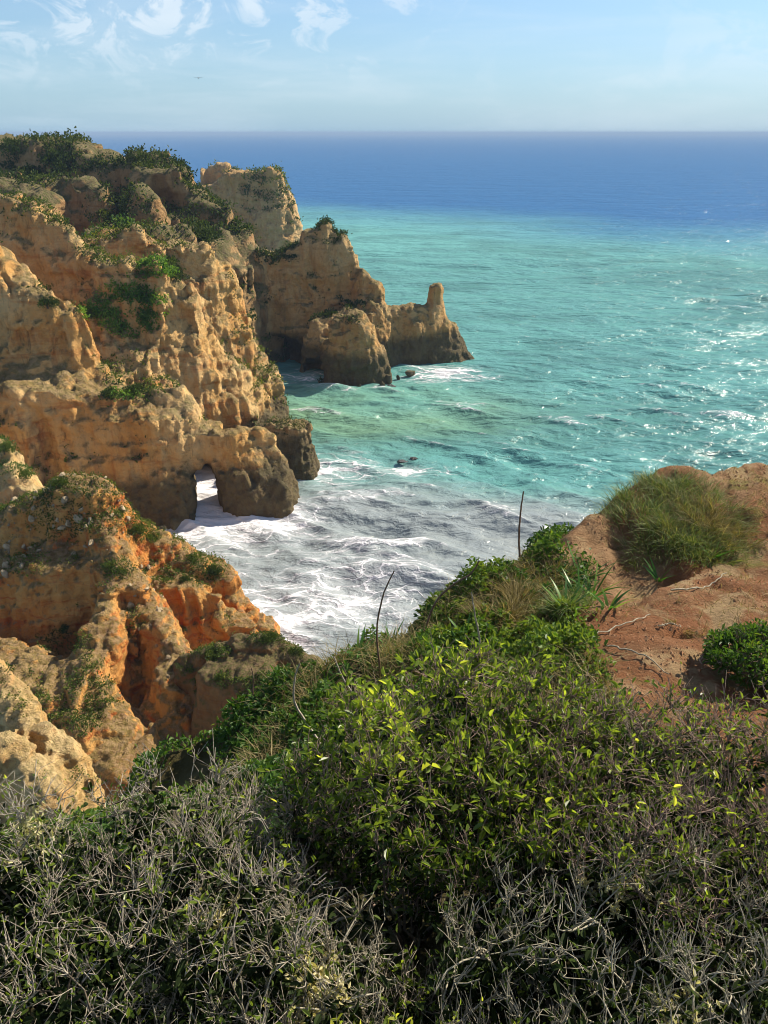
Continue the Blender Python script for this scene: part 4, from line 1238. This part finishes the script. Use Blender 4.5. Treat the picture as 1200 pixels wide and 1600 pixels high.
# ------------------------------------------------------------------ foreground shrubs
M_inner = leaf_material('shade_filler_leaf', (0.014, 0.024, 0.008), (0.028, 0.045, 0.012), (0.05, 0.05, 0.02), 0.15, 0.7, 0.1)  # near-black leaf, crown shade put into its colour
def nearest(a, b):
    """index in b nearest to each a"""
    out = np.empty(len(a), int)
    for s in range(0, len(a), 2000):
        d = ((a[s:s + 2000, None] - b[None]) ** 2).sum(2)
        out[s:s + 2000] = d.argmin(1)
    return out
def make_shrub(name, label, cat, c, rad, ztop, bases, seed, twig_mat, counts=(9, 70, 520, 3600), forks=2.0, leaf=None, leaf_mat=None,
               leaf_n=0, single=0, lichen=0, thick=1.0, flat=0.5, group='shrubs along the near cliff top', upturn=0.5, inner=0):
    """crown is an upright half-ellipsoid: plan centre c (x,y), radii rad (x,y), top ztop; bases: plan stem feet"""
    rng = np.random.default_rng(seed)
    bx = np.array([b[0] for b in bases]); by = np.array([b[1] for b in bases])
    bz = ground_z(bx, by)
    root = empty(name, (float(bx.mean()), float(by.mean()), float(bz.mean())))
    tag(root, label, cat, group)
    off = np.array(root.location)
    base = np.stack([bx, by, bz - 0.04], 1)
    def sample(n, lo, hi):
        a = rng.random(n) * 6.283
        r = np.sqrt(rng.random(n))
        x = c[0] + rad[0] * r * np.cos(a); y = c[1] + rad[1] * r * np.sin(a)
        p = np.stack([x, y, np.zeros(n)], 1)
        top = ztop - flat * 0.45 * r ** 3 + 0.15 * fbm(p * 3.4 + seed, 2)
        g = ground_z(x, y)
        h = lo + (hi - lo) * rng.random(n)
        return np.stack([x, y, g + np.maximum(top - g, 0.25) * h], 1)
    n1, n2, n3, n4 = counts
    T1 = sample(n1, 0.25, 0.5)
    j = rng.integers(0, len(base), n1)
    c1 = curve(base[j], np.tile([0, 0, 1.0], (n1, 1)) + rng.normal(0, 0.4, (n1, 3)), T1, 9, rng, 0.02)
    r1 = np.linspace(0.017, 0.010, 9)[None] * thick * (0.7 + 0.6 * rng.random((n1, 1)))
    for k in range(n1):
        v, f = tubes_np(c1[k:k + 1] - off, r1[k:k + 1], 6)
        link('branch', mesh_np('branch', v, f), M_bark if k % 3 else twig_mat, root)
    def attach(parent, n, lo, hi, m, wig):
        T = sample(n, lo, hi)
        pn, pm, _ = parent.shape
        pts = parent[:, pm // 3:].reshape(-1, 3)
        i = nearest(T - np.array([0, 0, 0.05]), pts)
        k = i // (pm - pm // 3); s = i % (pm - pm // 3) + pm // 3
        a = pts[i]
        ta = unit(parent[k, np.minimum(s + 1, pm - 1)] - parent[k, s - 1])
        return curve(a, ta + rng.normal(0, 0.35, (n, 3)), T, m, rng, wig)
    c2 = attach(c1, n2, 0.35, 0.78, 7, 0.03)
    c3 = attach(c2, n3, 0.42, 0.90, 6, 0.035)
    c4 = attach(c3, n4, 0.45, 1.0, 5, 0.025)
    L4 = np.linalg.norm(c4[:, -1] - c4[:, 0], axis=1)
    ok = L4 < np.quantile(L4, 0.97)
    c4 = c4[ok]; n4 = len(c4)
    # tips turn up
    c4[:, -1, 2] += upturn * 0.03; c4[:, -2, 2] += upturn * 0.01
    # forked twig ends
    nf = int(n4 * forks)
    k = rng.integers(0, n4, nf); s = rng.integers(1, 4, nf)
    a = c4[k, s]
    d = unit(unit(c4[k, s + 1] - c4[k, s]) + rng.normal(0, 0.6, (nf, 3)) + np.array([0, 0, 0.35 * upturn]))
    e = a + d * (0.035 + 0.085 * rng.random((nf, 1)))
    c5 = curve(a, d + rng.normal(0, 0.5, (nf, 3)), e, 3, rng, 0.04)
    tr = lambda cc, a, b: np.linspace(a, b, cc.shape[1])[None] * thick * (0.75 + 0.5 * rng.random((len(cc), 1)))
    V, F, o0 = [], [], 0
    for cc, a, b, sd in ((c2, 0.0068, 0.0036, 5), (c3, 0.0033, 0.0021, 4)):
        v, f = tubes_np(cc - off, tr(cc, a, b), sd); V.append(v); F.append(f + o0); o0 += len(v)
    o = link('bough', mesh_np('bough', np.concatenate(V), np.concatenate(F)), M_bark if seed in (101, 103, 104, 106, 108) else twig_mat, root); o['kind'] = 'stuff'
    V, F, o0 = [], [], 0
    for cc, a, b, sd in ((c4, 0.0020, 0.0013, 3), (c5, 0.0015, 0.0008, 3)):
        v, f = tubes_np(cc - off, tr(cc, a, b), sd); V.append(v); F.append(f + o0); o0 += len(v)
    o = link('twigs', mesh_np('twigs', np.concatenate(V), np.concatenate(F)), twig_mat, root); o['kind'] = 'stuff'
    if leaf_n:
        allp = np.concatenate([c4[:, -3:].reshape(-1, 3), c5[:, -2:].reshape(-1, 3)])
        i = rng.integers(0, len(allp), leaf_n)
        pos = allp[i] + rng.normal(0, 0.004, (leaf_n, 3)) - off
        out = unit(pos + off - np.array([c[0], c[1], ztop - 0.5]))
        ax = unit(rng.normal(0, 0.8, (leaf_n, 3)) + out * 0.5 + np.array([0, 0, 0.35]))
        nr = unit(rng.normal(0, 0.6, (leaf_n, 3)) + np.array([0, 0, 0.9]))
        L = leaf * (0.45 + 0.95 * rng.random(leaf_n))
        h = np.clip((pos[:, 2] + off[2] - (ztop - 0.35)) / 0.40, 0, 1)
        rn = np.clip(0.45 * rng.random(leaf_n) + 0.66 * h * rng.random(leaf_n) ** 0.45, 0, 1)  # leaves toned lighter towards the crown top, sunlight put into their colour
        if single:
            # the biggest leaves nearest the camera stand as parts of their own
            dist = np.linalg.norm(pos + off - np.array([0, 0, CAM_H]), axis=1)
            s = np.argsort(dist - 12 * L - 0.9 * h)[:single]
            protos = []
            for q in range(4):
                pm_ = leaf_mesh('leaf', np.zeros((1, 3)), np.array([[0, 1.0, 0]]), np.array([[0, 0, 1.0]]), 1.0, 0.38 + 0.06 * q, np.array([(0.35, 0.52, 0.66, 0.78)[q]]), fold=0.15 + 0.07 * q, droop=0.05 + 0.07 * q)
                pm_.materials.append(leaf_mat); protos.append(pm_)
            from mathutils import Matrix
            for q, t in enumerate(s):
                yv = Vector(ax[t]); zv = Vector(nr[t]); xv = yv.cross(zv).normalized(); zv = xv.cross(yv).normalized()
                M = Matrix((xv, yv, zv)).transposed().to_4x4() * 1.0
                M = Matrix.Translation(Vector(pos[t])) @ M @ Matrix.Scale(float(L[t]) * 0.95, 4)
                lo = link('leaf', protos[q % 4], None, root)
                lo.matrix_local = M
            keep = np.ones(leaf_n, bool); keep[s] = False
            pos, ax, nr, L, rn = pos[keep], ax[keep], nr[keep], L[keep], rn[keep]
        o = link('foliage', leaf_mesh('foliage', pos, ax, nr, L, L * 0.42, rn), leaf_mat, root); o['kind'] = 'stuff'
    if inner:  # dark leaves added inside the crown to deepen its shade
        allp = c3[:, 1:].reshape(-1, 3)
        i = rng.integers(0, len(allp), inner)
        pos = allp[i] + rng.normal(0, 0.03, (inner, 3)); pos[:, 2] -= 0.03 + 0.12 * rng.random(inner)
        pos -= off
        o = link('shade_filler_foliage', leaf_mesh('shade_filler_foliage', pos, unit(rng.normal(0, 1, (inner, 3))), unit(rng.normal(0, 0.7, (inner, 3)) + np.array([0, 0, 1.0])), 0.03 + 0.02 * rng.random(inner), 0.02, 0.6 * rng.random(inner)), M_inner, root); o['kind'] = 'stuff'
    if lichen:
        cl = c3[rng.integers(0, len(c3), 7)][:, 3]
        allp = np.concatenate([c3[:, 2:].reshape(-1, 3), c4[:, :3].reshape(-1, 3)])
        w = np.exp(-((allp[:, None] - cl[None]) ** 2).sum(2).min(1) / 0.006)
        i = rng.choice(len(allp), lichen, p=w / w.sum())
        pos = allp[i] + rng.normal(0, 0.007, (lichen, 3)) - off
        ax = unit(rng.normal(0, 1, (lichen, 3))); nr = unit(rng.normal(0, 1, (lichen, 3)))
        o = link('lichen', leaf_mesh('lichen', pos, ax, nr, 0.012 + 0.014 * rng.random(lichen), 0.009, rng.random(lichen)), M_lichen, root); o['kind'] = 'stuff'
    return root

make_shrub('bare_shrub', 'dense grey twiggy shrub with few dark leaves filling the lower left corner', 'shrub',
           (-0.98, 1.54), (0.82, 0.64), 28.16, [(-0.9, 1.5), (-1.3, 1.6), (-0.6, 1.4)], 101, M_twig,
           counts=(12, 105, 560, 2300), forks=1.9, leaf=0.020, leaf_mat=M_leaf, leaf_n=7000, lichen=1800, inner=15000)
make_shrub('bare_shrub', 'leafless shrub with lichen-crusted branches left of the dark hollow at centre', 'shrub',
           (-0.36, 1.42), (0.40, 0.46), 28.0, [(-0.3, 1.45), (-0.25, 1.6)], 102, M_twigpale,
           counts=(7, 46, 240, 900), forks=1.9, inner=2500, leaf=0.024, leaf_mat=M_scrub, leaf_n=900, lichen=3600, thick=1.15)
make_shrub('leafy_shrub', 'glossy green leafy shrub with sunlit yellow-green tips in the middle foreground', 'shrub',
           (0.33, 2.30), (0.74, 0.54), 28.10, [(0.3, 2.2), (0.1, 2.1), (0.6, 2.2)], 103, M_twigred,
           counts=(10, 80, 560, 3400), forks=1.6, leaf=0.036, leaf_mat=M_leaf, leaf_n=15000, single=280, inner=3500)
make_shrub('twiggy_shrub', 'purplish brown twiggy shrub with small bright leaves at the right edge', 'shrub',
           (1.22, 2.06), (0.70, 0.66), 28.11, [(1.2, 2.0), (1.5, 2.1), (0.95, 1.9)], 104, M_twigred,
           counts=(11, 100, 640, 3600), forks=1.8, leaf=0.026, leaf_mat=M_leaf, leaf_n=9500, inner=7000)
make_shrub('bare_shrub', 'pale olive leafless shrub with upturned twigs in the lower right corner', 'shrub',
           (0.80, 1.36), (0.66, 0.56), 28.06, [(0.7, 1.3), (1.0, 1.45)], 105, M_twigpale,
           counts=(10, 76, 360, 1500), forks=2.0, inner=8000, leaf=0.020, leaf_mat=M_scrub, leaf_n=3200, lichen=2200, thick=1.1, upturn=1.0)
make_shrub('twiggy_shrub', 'low thin grey shrub with scattered small leaves below the green slope', 'shrub',
           (-0.62, 2.05), (0.52, 0.36), 27.72, [(-0.6, 2.0)], 106, M_twig,
           counts=(7, 55, 360, 2200), forks=1.6, leaf=0.026, leaf_mat=M_leaf, leaf_n=1500, group='shrubs along the near cliff top')
make_shrub('low_shrub', 'dark low shrub in the shaded hollow at the bottom centre', 'shrub',
           (0.10, 1.22), (0.34, 0.44), 27.80, [(0.1, 1.3)], 108, M_twig,
           counts=(6, 40, 240, 1100), forks=1.5, leaf=0.024, leaf_mat=M_leaf, leaf_n=2600, inner=3500)
make_shrub('leafy_shrub', 'dark green leafy bush at the right edge beside the red path', 'shrub',
           (3.22, 5.25), (0.50, 0.42), 26.25, [(3.2, 5.2)], 107, M_twigred,
           counts=(6, 40, 260, 1200), forks=1.0, leaf=0.05, leaf_mat=M_herb, leaf_n=5200, thick=1.2)

# ------------------------------------------------------------------ haze
def build_haze():
    import bmesh
    bm = bmesh.new()
    bmesh.ops.create_cube(bm, size=1.0)
    me = bpy.data.meshes.new('haze'); bm.to_mesh(me); bm.free()
    mt = bpy.data.materials.new('sea_haze'); mt.use_nodes = True
    t = mt.node_tree; t.nodes.clear()
    out = t.nodes.new('ShaderNodeOutputMaterial'); pv = t.nodes.new('ShaderNodeVolumePrincipled')
    pv.inputs['Color'].default_value = (0.36, 0.50, 0.70, 1); pv.inputs['Density'].default_value = 0.00024; pv.inputs['Anisotropy'].default_value = 0.0
    t.links.new(pv.outputs[0], out.inputs['Volume'])
    o = link('haze', me, mt)
    o.scale = (120000, 64000, 37); o.location = (0, 0, 16)
    tag(o, 'thin sea haze over the whole bay', kind='stuff')
build_haze()
